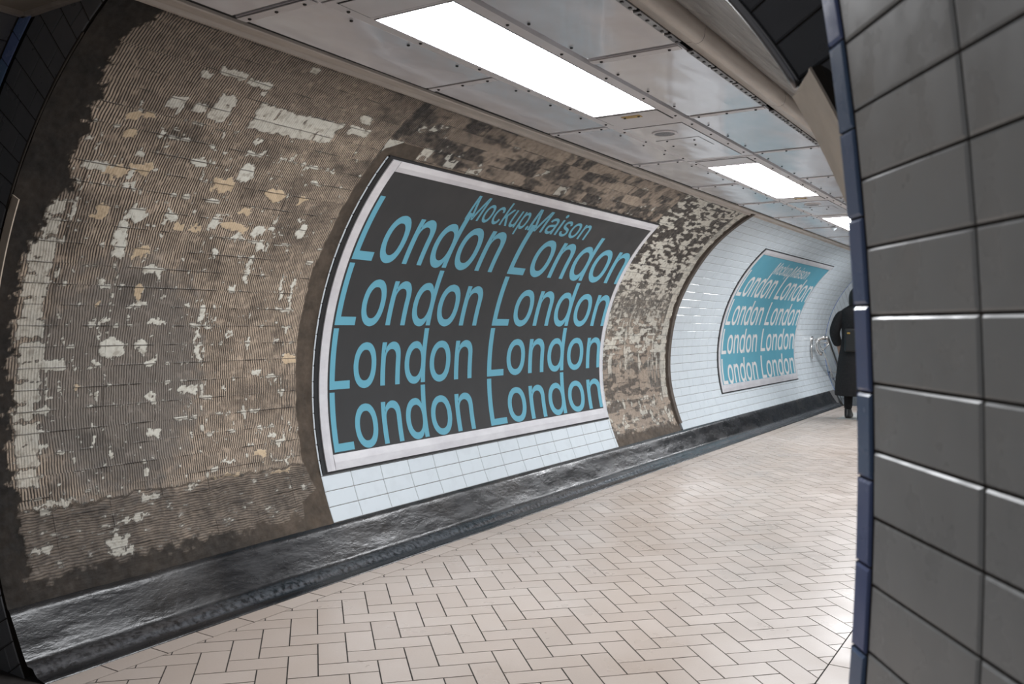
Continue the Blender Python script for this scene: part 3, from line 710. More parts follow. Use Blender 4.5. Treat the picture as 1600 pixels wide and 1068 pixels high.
# bead at the tile edges of both mouths
tt = [R_(38+22*k/20) for k in range(21)]
mb = MB(); mb.tube([(XC+1.498*math.sin(a), YP-.004, ZC+1.498*math.cos(a)) for a in tt], .0085, 8)
struct(mb.build('trim_bead_right', M['steel_trim'], smooth=True))
tt = [R_(-62+26*k/20) for k in range(21)]
mb = MB(); mb.tube([(XC+1.523*math.sin(a), 1.612, ZC+1.523*math.cos(a)) for a in tt], .004, 8)
struct(mb.build('trim_bead_left', M['mortar'], smooth=True))
def splay_board(nm, a0, a1, ra, ya, rb, yb, th, dark):
    """thin board bent round the mouth, splayed between a far inner edge (ra, ya) and a near outer edge (rb, yb)"""
    d = Vector((rb-ra, yb-ya)).normalized(); nx, ny = -d.y, d.x
    if nx < 0: nx, ny = -nx, -ny
    sec = [(ra, ya), (rb, yb), (rb+nx*th, yb+ny*th), (ra+nx*th, ya+ny*th), (ra, ya)]
    def body(sec, name, m_):
        mb = MB(); rows = [[(lambda t: (XC+r_*math.sin(t), y, ZC+r_*math.cos(t)))(R_(a0+(a1-a0)*q/50+(2.1*(ya-y)/(ya-yb) if nm == 'right' and q == 0 else 0))) for r_, y in sec] for q in range(51)]
        mb.grid(rows, flip=a1 < a0); mb.quad(*rows[0][:4]); mb.quad(*rows[-1][:4][::-1]); return mb.build(name, m_)
    o = body(sec, 'arch_board', M['board'])
    if nm == 'left': return o
    o2 = body([(ra+nx*th+.002, ya-.004), (rb+nx*th, yb+ny*th+.004), (rb+nx*th+dark, yb+ny*th+.012), (rb+nx*th+dark, 1.598), (ra+nx*th+.002, ya-.004)], 'board_backing', M['mortar']); o2.parent = o
    return o
o = splay_board('right', 60.3, 112, 1.481, 1.596, 1.540, 1.450, .004, .012)
tag(o, 'curved beige splayed board lining the tunnel mouth beside the blue tiled jamb', 'board')
o = splay_board('left', -60.0, -92, 1.487, 1.622, 1.524, 1.618, .004, .002)
tag(o, 'narrow dim beige board on the dark arch edge of the stripped wall', 'board')
# blue corner tiles and the wall of the wider near tube on the left
mb = MB(); s = 0
for i in range(26):
    t0 = R_(-38-i*3.3); t1 = R_(-38-(i+1)*3.3)
    P = lambda a, b, l: (XC+a*math.sin(-b), 1.606-l, ZC+a*math.cos(-b))
    tile_ang(mb, lambda a, b, l: P(a, b, l), 1.772, 1.826, -t0, -t1, 1.8)
struct(mb.build('trim_blue_corner', M['blue_tile']))
mb = MB(); P = lambda y, t, l: (XC-(1.828-l)*math.cos(t), y, ZC+(1.828-l)*math.sin(t))
for i in range(34):
    t = R_(-28)+i*.1/1.828; y = 1.600; q = 0
    while y > .3:
        tile_ang(mb, P, y-.152, y, t, t+.1/1.828, 1.828); y -= .152
o = mb.build('wall_left_near', M['dark_tile']); struct(o)
g_ = MB(); g_.grid([[P(y, R_(-30+112*k/40), 0) for k in range(41)] for y in (.2, 1.612)], flip=True); g_.build('wall_left_near_grout', M['grout_dark'], o)
# ceiling over the near tube and its edge trims
mb = MB(); mb.box(-2.905, -2.46, .35, 1.635, ZCEIL+.002, ZCEIL+.03); struct(mb.build('ceiling_near', grime_mat('matt_cream_panel', (.36,.31,.25), (.30,.25,.20), .55, 3, 0)))
mb = MB(); mb.box(-2.925, -2.900, .35, 1.60, ZCEIL-.012, ZCEIL+.03); mb.box(-2.925, -2.44, 1.592, 1.612, ZCEIL-.012, ZCEIL+.03)
struct(mb.build('trim_ceiling_near', M['trim_beige']))

# ------------------------------------------------------------------ right foreground wall: grey tiles, blue edging
yaw = R_(32.30); AX = Vector((-math.sin(yaw), math.cos(yaw), 0)); RX = Vector((math.cos(yaw), math.sin(yaw), 0))
def near_pt(D, z, lift=0.):
    zr = z-HC; lat = .4355+(1.046-D)*.030-.14*(zr+.2)**2
    return AX*D + RX*(lat-lift) + Vector((0, 0, z))
cols = [1.046, .814, .582, .350, .118, -.114, -.346, -.58]
rows = [HC+.0129+.0803*k for k in range(-15, 13)]
mb = MB()
for i in range(len(cols)-1):
    for k in range(len(rows)-1):
        if rows[k] < .02: continue
        dz = random.uniform(-.0012, .0012)
        tile_on(mb, lambda a, b, l: near_pt(-a, b, l), -cols[i], -cols[i+1], rows[k], rows[k+1], th=.0042, gap=.0017, jit=.0005)
o = mb.build('wall_right', M['grey_tile']); struct(o)
g_ = MB(); nz = 30
g_.grid([[near_pt(D, .0+2.22*k/nz, .0015) for k in range(nz+1)] for D in (1.088, -.58)])
g_.grid([[near_pt(1.088, 2.22*k/nz, l) for k in range(nz+1)] for l in (.0015, -.22)])
g_.build('wall_right_grout', M['grout_dark'], o)
mb = MB(); zb = HC+.0257-.1052*11
while zb < 2.2:
    if zb > -.02:
        tile_on(mb, lambda a, b, l: near_pt(-a, b, l), -1.086, -1.049, zb, zb+.1052, th=.006, gap=.0014)
        # rounded return of the corner tile
        g0, g1 = zb+.0014, zb+.1052-.0014
        prof = [(1.0855, .0036), (1.088, .0045), (1.0905, .0025), (1.0925, -.003), (1.093, -.02), (1.093, -.05)]
        mb.grid([[near_pt(D, z, l) for (D, l) in prof] for z in (g0, (g0+g1)/2, g1)])
    zb += .1052
struct(mb.build('trim_blue_jamb', M['blue_tile']))
# painted return behind the corner so the wall has its thickness
mb = MB(); mb.grid([[near_pt(1.0915, 2.22*k/nz, l) for k in range(nz+1)] for l in (-.01, -.35)]); struct(mb.build('wall_right_return', M['dark_tile']))

# ------------------------------------------------------------------ posters
ADV = {'L': 0.393, 'o': 0.415, 'n': 0.41, 'd': 0.424, 'M': 0.628, 'c': 0.396, 'k': 0.381, 'u': 0.41, 'p': 0.424, '.': 0.188, 'a': 0.389, 'i': 0.167, 's': 0.365, ' ': 0.188}
GL = {"L":[[[.053,-.006],[.053,.515],[.132,.515],[.132,.064],[.367,.064],[.367,-.006]]],"o":[[[.207,-.015],[.186,-.013],[.167,-.01],[.148,-.005],[.13,.002],[.114,.01],[.098,.022],[.083,.034],[.071,.049],[.059,.065],[.05,.082],[.042,.101],[.036,.121],[.032,.142],[.029,.164],[.027,.187],[.029,.212],[.032,.234],[.036,.255],[.042,.275],[.05,.294],[.059,.311],[.071,.327],[.083,.342],[.098,.354],[.113,.365],[.13,.375],[.148,.382],[.167,.386],[.186,.389],[.207,.391],[.229,.389],[.248,.386],[.267,.382],[.285,.375],[.302,.366],[.318,.354],[.332,.342],[.344,.327],[.356,.311],[.365,.294],[.373,.275],[.379,.255],[.384,.234],[.386,.211],[.388,.187],[.386,.165],[.384,.142],[.379,.121],[.373,.101],[.365,.082],[.356,.065],[.344,.049],[.332,.034],[.318,.022],[.302,.01],[.285,.002],[.267,-.005],[.248,-.01],[.229,-.013]],[[.207,.053],[.221,.053],[.235,.056],[.246,.059],[.257,.065],[.266,.071],[.276,.079],[.283,.087],[.29,.097],[.296,.108],[.301,.119],[.305,.133],[.309,.145],[.311,.159],[.312,.173],[.312,.187],[.312,.202],[.311,.216],[.309,.23],[.305,.243],[.301,.256],[.296,.268],[.29,.278],[.283,.288],[.275,.297],[.266,.305],[.257,.311],[.246,.317],[.235,.321],[.221,.323],[.207,.323],[.194,.323],[.18,.321],[.169,.317],[.158,.311],[.149,.305],[.141,.297],[.132,.288],[.126,.279],[.12,.268],[.114,.256],[.11,.243],[.107,.23],[.104,.216],[.103,.203],[.103,.187],[.103,.173],[.104,.159],[.107,.145],[.11,.133],[.114,.119],[.12,.108],[.126,.097],[.132,.087],[.14,.079],[.149,.071],[.158,.065],[.169,.059],[.18,.056],[.194,.053]]],"n":[[[.121,.227],[.121,-.006],[.046,-.006],[.046,.386],[.119,.386],[.112,.286],[.103,.308],[.113,.327],[.124,.343],[.135,.357],[.148,.367],[.162,.376],[.178,.382],[.193,.387],[.21,.391],[.227,.391],[.242,.391],[.258,.388],[.272,.385],[.285,.38],[.298,.375],[.31,.367],[.32,.358],[.33,.348],[.338,.337],[.347,.324],[.353,.309],[.357,.294],[.36,.277],[.362,.26],[.363,.24],[.363,-.006],[.289,-.006],[.289,.235],[.289,.251],[.286,.266],[.282,.278],[.276,.29],[.268,.3],[.259,.308],[.249,.314],[.237,.319],[.224,.322],[.21,.323],[.2,.323],[.19,.321],[.181,.319],[.173,.316],[.164,.311],[.156,.307],[.149,.301],[.143,.295],[.137,.287],[.132,.28],[.128,.271],[.124,.261],[.122,.251],[.121,.239]]],"d":[[[.195,-.014],[.176,-.013],[.158,-.01],[.14,-.005],[.123,.001],[.107,.011],[.094,.022],[.08,.034],[.069,.048],[.057,.065],[.049,.081],[.041,.101],[.036,.12],[.031,.142],[.029,.165],[.027,.189],[.029,.212],[.031,.235],[.036,.257],[.041,.276],[.049,.296],[.058,.312],[.069,.329],[.08,.343],[.094,.355],[.108,.366],[.124,.375],[.141,.382],[.158,.387],[.176,.389],[.196,.391],[.209,.391],[.223,.389],[.235,.386],[.246,.383],[.256,.379],[.264,.374],[.273,.368],[.28,.362],[.287,.357],[.292,.35],[.297,.344],[.301,.338],[.305,.333],[.308,.329],[.307,.325],[.304,.515],[.379,.515],[.379,-.006],[.306,-.006],[.309,.052],[.308,.049],[.305,.045],[.301,.039],[.297,.033],[.292,.027],[.286,.02],[.279,.014],[.272,.009],[.264,.003],[.255,-.002],[.246,-.007],[.234,-.01],[.222,-.012],[.21,-.014]],[[.205,.053],[.217,.053],[.228,.056],[.24,.059],[.25,.064],[.259,.07],[.267,.078],[.275,.086],[.283,.096],[.288,.106],[.293,.117],[.298,.13],[.301,.143],[.304,.158],[.305,.173],[.305,.189],[.305,.206],[.304,.22],[.301,.235],[.298,.248],[.294,.261],[.288,.272],[.282,.283],[.276,.292],[.269,.299],[.259,.307],[.25,.312],[.24,.317],[.229,.321],[.217,.323],[.205,.323],[.192,.323],[.18,.321],[.168,.317],[.158,.312],[.149,.306],[.139,.298],[.132,.29],[.126,.281],[.12,.27],[.114,.259],[.11,.246],[.107,.233],[.104,.219],[.103,.205],[.103,.189],[.103,.174],[.104,.159],[.107,.145],[.11,.132],[.115,.119],[.12,.107],[.125,.097],[.133,.087],[.141,.079],[.149,.071],[.158,.065],[.168,.06],[.18,.056],[.192,.054]]],"M":[[[.053,-.006],[.053,.515],[.156,.515],[.283,.189],[.285,.184],[.287,.179],[.289,.174],[.291,.167],[.293,.161],[.305,.125],[.308,.117],[.31,.109],[.313,.101],[.315,.094],[.317,.086],[.329,.044],[.3,.044],[.312,.085],[.324,.123],[.336,.16],[.338,.167],[.341,.173],[.343,.179],[.345,.184],[.346,.189],[.472,.515],[.574,.515],[.574,-.006],[.497,-.006],[.497,.291],[.497,.327],[.499,.369],[.5,.413],[.507,.46],[.517,.448],[.513,.436],[.51,.427],[.507,.417],[.504,.407],[.488,.361],[.485,.352],[.482,.343],[.479,.335],[.476,.327],[.473,.32],[.462,.289],[.346,-.007],[.282,-.006],[.164,.289],[.162,.294],[.16,.299],[.158,.305],[.156,.312],[.153,.319],[.139,.359],[.136,.368],[.133,.377],[.13,.386],[.126,.396],[.123,.406],[.12,.415],[.116,.425],[.113,.435],[.109,.447],[.119,.459],[.126,.416],[.127,.372],[.129,.328],[.129,.291],[.129,-.006]]],"c":[[[.207,-.014],[.186,-.013],[.167,-.01],[.148,-.005],[.13,.002],[.114,.01],[.098,.022],[.083,.034],[.071,.049],[.059,.065],[.05,.082],[.042,.101],[.036,.121],[.032,.142],[.029,.164],[.027,.187],[.029,.212],[.032,.234],[.036,.255],[.042,.275],[.05,.294],[.059,.311],[.071,.327],[.083,.342],[.098,.354],[.113,.365],[.13,.375],[.148,.382],[.167,.386],[.186,.389],[.207,.391],[.218,.391],[.23,.389],[.241,.388],[.252,.386],[.262,.383],[.272,.38],[.282,.376],[.291,.372],[.3,.367],[.309,.361],[.317,.355],[.324,.349],[.332,.342],[.339,.334],[.345,.326],[.351,.317],[.356,.308],[.361,.299],[.371,.272],[.299,.254],[.293,.27],[.29,.276],[.288,.281],[.285,.285],[.282,.29],[.278,.295],[.274,.298],[.271,.302],[.266,.306],[.262,.308],[.257,.311],[.251,.314],[.246,.317],[.24,.319],[.235,.321],[.228,.322],[.221,.323],[.215,.324],[.207,.324],[.194,.323],[.18,.321],[.169,.317],[.158,.311],[.149,.305],[.141,.297],[.132,.288],[.126,.279],[.12,.268],[.114,.256],[.11,.243],[.107,.23],[.104,.216],[.103,.203],[.103,.187],[.103,.173],[.104,.159],[.107,.145],[.11,.133],[.114,.119],[.12,.108],[.126,.097],[.132,.087],[.14,.079],[.149,.071],[.158,.065],[.169,.059],[.18,.056],[.194,.053],[.207,.053],[.215,.053],[.222,.053],[.228,.054],[.234,.056],[.241,.058],[.247,.06],[.252,.062],[.257,.065],[.262,.068],[.267,.071],[.272,.075],[.275,.078],[.279,.083],[.283,.087],[.287,.092],[.289,.097],[.292,.102],[.294,.107],[.3,.125],[.372,.107],[.362,.081],[.358,.07],[.352,.061],[.346,.052],[.34,.044],[.334,.037],[.326,.029],[.318,.022],[.31,.016],[.301,.01],[.292,.005],[.283,.0],[.273,-.003],[.263,-.007],[.252,-.009],[.241,-.011],[.23,-.013],[.218,-.014]]],"k":[[[.108,.131],[.103,.215],[.281,.386],[.365,.381],[.187,.193],[.18,.193]],[[.046,-.006],[.046,.515],[.121,.515],[.121,-.006]],[[.291,-.006],[.139,.187],[.192,.239],[.378,-.003]]],"u":[[[.182,-.012],[.167,-.01],[.152,-.009],[.138,-.005],[.125,-.001],[.112,.005],[.1,.013],[.09,.021],[.079,.032],[.071,.043],[.063,.056],[.057,.07],[.053,.085],[.049,.102],[.046,.12],[.046,.139],[.046,.386],[.121,.386],[.121,.144],[.121,.128],[.123,.114],[.128,.101],[.134,.09],[.142,.079],[.151,.071],[.161,.065],[.173,.06],[.186,.057],[.2,.057],[.21,.057],[.22,.058],[.229,.06],[.237,.064],[.246,.068],[.253,.072],[.261,.078],[.267,.084],[.273,.092],[.277,.1],[.282,.108],[.285,.119],[.288,.129],[.289,.141],[.289,.153],[.289,.386],[.363,.386],[.363,-.006],[.291,-.006],[.298,.093],[.307,.071],[.297,.051],[.286,.035],[.273,.022],[.261,.012],[.247,.003],[.232,-.003],[.216,-.008],[.2,-.01]]],"p":[[[.046,-.149],[.046,.386],[.119,.386],[.116,.326],[.116,.329],[.119,.333],[.123,.338],[.128,.344],[.132,.35],[.139,.357],[.145,.362],[.151,.368],[.16,.374],[.168,.379],[.179,.383],[.189,.386],[.202,.389],[.215,.391],[.229,.391],[.249,.389],[.266,.387],[.284,.382],[.301,.375],[.317,.366],[.331,.355],[.344,.343],[.356,.329],[.367,.312],[.376,.296],[.383,.276],[.389,.257],[.393,.235],[.395,.212],[.397,.189],[.395,.165],[.393,.142],[.389,.12],[.383,.101],[.376,.081],[.367,.065],[.356,.048],[.345,.034],[.331,.022],[.317,.011],[.301,.001],[.284,-.005],[.268,-.01],[.249,-.013],[.229,-.014],[.215,-.014],[.203,-.012],[.191,-.01],[.179,-.007],[.17,-.002],[.161,.003],[.152,.009],[.146,.014],[.138,.02],[.133,.027],[.128,.033],[.124,.039],[.12,.045],[.116,.049],[.117,.053],[.121,-.149]],[[.22,.053],[.233,.054],[.245,.056],[.256,.06],[.266,.065],[.275,.071],[.285,.079],[.292,.087],[.298,.096],[.304,.107],[.31,.119],[.314,.132],[.318,.145],[.32,.159],[.322,.174],[.322,.189],[.322,.205],[.32,.219],[.318,.233],[.314,.246],[.31,.259],[.305,.27],[.299,.28],[.292,.29],[.284,.298],[.276,.306],[.267,.312],[.257,.317],[.245,.321],[.233,.323],[.22,.323],[.208,.323],[.196,.321],[.184,.317],[.174,.312],[.165,.307],[.156,.299],[.149,.292],[.142,.282],[.136,.272],[.131,.261],[.127,.248],[.123,.235],[.121,.22],[.12,.206],[.12,.189],[.12,.173],[.121,.158],[.123,.143],[.127,.13],[.131,.117],[.137,.106],[.143,.095],[.149,.086],[.156,.078],[.166,.07],[.175,.064],[.185,.059],[.196,.056],[.208,.053]]],".":[[[.095,-.01],[.087,-.01],[.079,-.008],[.072,-.006],[.065,-.001],[.059,.004],[.053,.01],[.048,.017],[.046,.025],[.044,.033],[.044,.041],[.044,.049],[.046,.057],[.048,.065],[.053,.072],[.059,.078],[.065,.083],[.072,.088],[.079,.091],[.087,.092],[.095,.094],[.104,.092],[.112,.091],[.119,.088],[.126,.083],[.133,.078],[.137,.072],[.142,.065],[.145,.057],[.146,.049],[.148,.041],[.146,.033],[.145,.025],[.142,.017],[.137,.01],[.133,.004],[.126,-.001],[.119,-.006],[.112,-.008],[.104,-.01]]],"a":[[[.16,-.016],[.145,-.014],[.131,-.012],[.118,-.01],[.104,-.006],[.091,-.001],[.08,.005],[.069,.013],[.059,.021],[.05,.031],[.043,.041],[.035,.052],[.031,.065],[.027,.079],[.025,.092],[.023,.108],[.025,.121],[.026,.133],[.029,.145],[.033,.155],[.037,.164],[.044,.173],[.05,.181],[.058,.187],[.065,.193],[.075,.199],[.083,.204],[.093,.208],[.103,.211],[.113,.214],[.123,.217],[.135,.219],[.145,.221],[.156,.223],[.167,.224],[.177,.226],[.19,.228],[.202,.229],[.214,.23],[.224,.232],[.233,.233],[.241,.234],[.248,.235],[.253,.237],[.259,.239],[.262,.241],[.265,.243],[.267,.245],[.268,.247],[.269,.25],[.269,.255],[.269,.265],[.268,.273],[.266,.28],[.264,.288],[.261,.294],[.258,.299],[.253,.305],[.249,.309],[.244,.312],[.237,.316],[.23,.319],[.222,.322],[.214,.323],[.205,.324],[.196,.324],[.186,.324],[.176,.323],[.167,.322],[.159,.319],[.151,.316],[.145,.313],[.139,.31],[.132,.305],[.127,.301],[.123,.296],[.118,.292],[.114,.286],[.111,.282],[.104,.266],[.032,.287],[.047,.32],[.056,.332],[.064,.342],[.075,.351],[.084,.359],[.096,.366],[.107,.372],[.119,.377],[.131,.381],[.143,.385],[.156,.387],[.168,.389],[.182,.391],[.194,.391],[.202,.391],[.211,.391],[.221,.389],[.23,.387],[.24,.385],[.251,.383],[.26,.38],[.271,.376],[.28,.372],[.29,.365],[.298,.359],[.306,.352],[.315,.343],[.321,.333],[.328,.323],[.333,.311],[.337,.299],[.34,.284],[.342,.269],[.344,.251],[.344,-.006],[.271,-.006],[.274,.046],[.275,.042],[.271,.037],[.267,.032],[.262,.026],[.257,.02],[.25,.014],[.243,.009],[.235,.003],[.227,-.001],[.217,-.005],[.208,-.008],[.196,-.011],[.185,-.013],[.173,-.014]],[[.17,.052],[.183,.052],[.195,.054],[.205,.056],[.215,.06],[.225,.065],[.233,.069],[.241,.076],[.247,.082],[.253,.089],[.257,.096],[.262,.105],[.265,.113],[.268,.12],[.269,.13],[.27,.138],[.274,.185],[.278,.183],[.274,.18],[.27,.179],[.266,.177],[.26,.176],[.256,.175],[.251,.173],[.244,.172],[.239,.171],[.232,.17],[.226,.169],[.22,.168],[.214,.167],[.207,.166],[.201,.165],[.176,.162],[.168,.161],[.159,.159],[.152,.157],[.144,.155],[.136,.153],[.13,.15],[.123,.146],[.118,.143],[.112,.139],[.108,.135],[.105,.13],[.102,.126],[.1,.119],[.099,.112],[.099,.105],[.099,.097],[.099,.091],[.101,.086],[.104,.081],[.107,.076],[.111,.072],[.115,.068],[.121,.064],[.126,.061],[.132,.058],[.139,.056],[.146,.054],[.154,.053],[.162,.052]]],"i":[[[.046,-.006],[.046,.386],[.121,.386],[.121,-.006]],[[.084,.436],[.076,.436],[.069,.439],[.063,.441],[.055,.445],[.049,.45],[.044,.456],[.04,.462],[.037,.469],[.036,.476],[.034,.483],[.036,.491],[.037,.498],[.04,.505],[.044,.511],[.05,.517],[.055,.522],[.062,.525],[.069,.528],[.076,.529],[.084,.531],[.092,.529],[.099,.528],[.106,.525],[.113,.522],[.119,.517],[.123,.511],[.128,.505],[.13,.498],[.133,.491],[.133,.483],[.133,.476],[.13,.469],[.128,.462],[.123,.456],[.119,.451],[.113,.445],[.105,.441],[.099,.439],[.092,.436]]],"s":[[[.182,-.014],[.167,-.014],[.151,-.012],[.137,-.01],[.123,-.007],[.11,-.003],[.097,.003],[.086,.009],[.075,.016],[.065,.024],[.057,.034],[.049,.043],[.042,.055],[.037,.067],[.028,.099],[.098,.115],[.108,.087],[.113,.079],[.12,.072],[.128,.065],[.137,.061],[.146,.057],[.157,.054],[.169,.052],[.181,.052],[.195,.052],[.209,.054],[.221,.057],[.231,.062],[.24,.067],[.249,.074],[.255,.081],[.258,.087],[.261,.095],[.261,.103],[.261,.109],[.26,.116],[.257,.121],[.254,.126],[.249,.131],[.244,.136],[.238,.139],[.23,.143],[.221,.146],[.21,.149],[.147,.164],[.128,.169],[.109,.176],[.094,.184],[.079,.193],[.067,.204],[.058,.215],[.05,.228],[.045,.242],[.042,.257],[.04,.274],[.042,.288],[.044,.3],[.047,.312],[.052,.324],[.06,.336],[.068,.345],[.078,.355],[.088,.362],[.1,.37],[.112,.376],[.126,.381],[.14,.385],[.155,.388],[.171,.391],[.187,.391],[.202,.391],[.217,.389],[.231,.386],[.244,.383],[.257,.378],[.268,.373],[.278,.366],[.287,.36],[.297,.352],[.304,.343],[.31,.334],[.317,.324],[.322,.314],[.333,.285],[.264,.269],[.255,.291],[.251,.297],[.245,.305],[.239,.311],[.231,.316],[.223,.32],[.212,.324],[.2,.326],[.187,.326],[.175,.326],[.163,.324],[.153,.321],[.143,.316],[.135,.312],[.128,.305],[.122,.299],[.118,.292],[.116,.285],[.116,.277],[.116,.27],[.117,.264],[.12,.258],[.123,.253],[.128,.248],[.134,.244],[.142,.24],[.151,.236],[.161,.232],[.174,.229],[.231,.215],[.251,.21],[.27,.203],[.285,.196],[.299,.186],[.311,.176],[.32,.165],[.328,.152],[.333,.138],[.336,.123],[.338,.107],[.336,.092],[.334,.079],[.33,.067],[.325,.055],[.317,.043],[.309,.033],[.299,.023],[.288,.015],[.276,.007],[.263,.0],[.248,-.005],[.232,-.009],[.217,-.012],[.199,-.014]]]}
from mathutils.geometry import tessellate_polygon
def area(L): return sum(L[i][0]*L[(i+1) % len(L)][1]-L[(i+1) % len(L)][0]*L[i][1] for i in range(len(L)))/2
def lettering(strings):
    """strings: list of (text, fx, base, cap) ; fx maps 0..1 along the text to a place on the sheet"""
    V = []; F = []
    for text, fx, base, cap in strings:
        total = sum(ADV[c] for c in text)-.113; x = -.06
        for ch in text:
            if ch != ' ':
                loops = sorted(GL[ch], key=lambda L: -abs(area(L))); sg = area(loops[0]) > 0
                outs = [[l] for l in loops if (area(l) > 0) == sg]
                for l in loops:
                    if (area(l) > 0) != sg: outs[0].append(l)
                for grp in outs:
                    tri = tessellate_polygon([[Vector((p[0], p[1], 0)) for p in l] for l in grp])
                    flat = [p for l in grp for p in l]; n = len(V)
                    V += [((x+p[0])/total, base+p[1]/.509*cap) for p in flat]; F += [(t, fx, n) for t in tri]
            x += ADV[ch]
    bm = bmesh.new(); fxs = []
    vs = [bm.verts.new((p[0], p[1], 0)) for p in V]
    for t, fx, n in F:
        try: bm.faces.new([vs[n+i] for i in t])
        except ValueError: pass
    return bm
def map_letters(name, rows, r, material, parent):
    V = []; Fc = []
    for text, fx, base, cap in rows:
        bm = lettering([(text, fx, base, cap)])
        z = base-.2
        while z < base+cap+.1:
            bmesh.ops.bisect_plane(bm, geom=bm.verts[:]+bm.edges[:]+bm.faces[:], plane_co=(0, z, 0), plane_no=(0, 1, 0)); z += .025
        bm.verts.index_update(); n = len(V)
        V += [cyl(v.co.y, fx(v.co.x), r) for v in bm.verts]
        for f in bm.faces:
            q = [n+v.index for v in f.verts]
            a, b_, c = (Vector(V[i]) for i in q[:3]); nn = (b_-a).cross(c-a)
            mid = Vector((XC-a.x, 0, ZC-a.z))
            Fc.append(q if nn.dot(mid) > 0 else q[::-1])
        bm.free()
    return obj(name, V, Fc, material, parent)
def curved_bar(mb, Y0, Y1, s0, s1, prof_y=None, ns=40, along='s'):
    """frame bar with a softly rounded face; along s (curved) or along y (straight)"""
    pr = [(0, 0), (0, .010), (.006, .0145), (.5, .0175), (.994, .0145), (1, .010), (1, 0)]
    if along == 's':
        mb.grid([[cyl(s0+(s1-s0)*k/ns, Y0+(Y1-Y0)*a, RB-l) for a, l in pr] for k in range(ns+1)], flip=False)
        for k in (0, ns):
            n = len(mb.v); mb.v += [cyl(s0+(s1-s0)*k/ns, Y0+(Y1-Y0)*a, RB-l) for a, l in pr]; mb.f.append(tuple(range(n, n+7))); mb.m.append(0)
    else:
        mb.grid([[cyl(s0+(s1-s0)*a, y, RB-l) for a, l in pr] for y in (Y0, (Y0+Y1)/2, Y1)], flip=True)
        for y in (Y0, Y1):
            n = len(mb.v); mb.v += [cyl(s0+(s1-s0)*a, y, RB-l) for a, l in pr]; mb.f.append(tuple(range(n, n+7))); mb.m.append(0)
RB = 1.522
def poster(label, Y0, Y1, s0, s1, fw, paper, ink, rows, ink_label, group='framed posters on the curved wall'):
    t = thing('framed_poster', label, 'poster', cyl((s0+s1)/2, (Y0+Y1)/2, RB))
    mb = MB()  # black backing tray, widened on the near side to draw the frame's shadow
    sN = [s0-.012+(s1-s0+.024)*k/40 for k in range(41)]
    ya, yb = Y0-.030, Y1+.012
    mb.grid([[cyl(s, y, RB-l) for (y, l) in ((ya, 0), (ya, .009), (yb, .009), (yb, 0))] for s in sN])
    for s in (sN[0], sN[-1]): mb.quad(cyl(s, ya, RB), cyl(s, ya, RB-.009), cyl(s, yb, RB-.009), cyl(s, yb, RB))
    mb.build('backing_tray', M['shadow_gap'], t)
    mb = MB(); k0, k1 = s0+fw*.8, s1-fw*.8
    mb.grid([[cyl(k0+(k1-k0)*k/60, y, RB-.0105) for y in (Y0+.03, Y1-.03)] for k in range(61)])
    sh = mb.build('poster_sheet', M[paper], t, smooth=True)
    fs = fw*.62
    mb = MB(); curved_bar(mb, Y0, Y0+fs*1.15, s0, s1); mb.build('frame_bar', M['silver'], t)
    mb = MB(); curved_bar(mb, Y1-fs, Y1, s0, s1); mb.build('frame_bar', M['silver'], t)
    mb = MB(); curved_bar(mb, Y0+fs*1.15+.0015, Y1-fs-.0015, s0, s0+fw, along='y'); mb.build('frame_bar', M['silver'], t)
    mb = MB(); curved_bar(mb, Y0+fs*1.15+.0015, Y1-fs-.0015, s1-fw*.75, s1, along='y'); mb.build('frame_bar', M['silver'], t)
    l = map_letters('lettering', rows, RB-.0112, M[ink], sh); l.matrix_parent_inverse = Matrix.Identity(4); 
    sh_w = Matrix.Translation(-Vector(t.location)); l.matrix_parent_inverse = Matrix.Identity(4)
    l['label'] = ink_label
    return t
K = 1.003; KS = RT/1.503
def warp(a, b, q): return lambda t: (a+(b-a)*(t*(1-q*(1-t))))*K
def lin(a, b): return lambda t: (a+(b-a)*t)*K
r1 = [('London London', warp(3.322, 6.40, .233), b_*KS, c*KS) for b_, c in ((.682, .352), (.328, .327), (-.008, .312), (-.330, .300))]
r1 += [('Mockup.', lin(4.068, 4.735), .996*KS, .158*KS), ('Maison', lin(4.745, 5.507), .996*KS, .158*KS)]
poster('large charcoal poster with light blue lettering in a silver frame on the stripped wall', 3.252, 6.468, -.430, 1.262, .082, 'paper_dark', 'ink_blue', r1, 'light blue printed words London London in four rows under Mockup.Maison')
r2 = [('London London', warp(9.378, 12.36, .17), b_*KS, c*KS) for b_, c in ((.683, .315), (.343, .290), (.018, .275), (-.315, .275))]
r2 += [('Mockup.', lin(10.15, 10.86), 1.00*KS, .158*KS), ('Maison', lin(10.88, 11.66), 1.00*KS, .158*KS)]
poster('teal poster with off-white lettering in a silver frame on the white tiled wall', 9.31, 12.475, -.408, 1.292, .082, 'paper_teal', 'ink_white', r2, 'off-white printed words London London in four rows under Mockup.Maison')

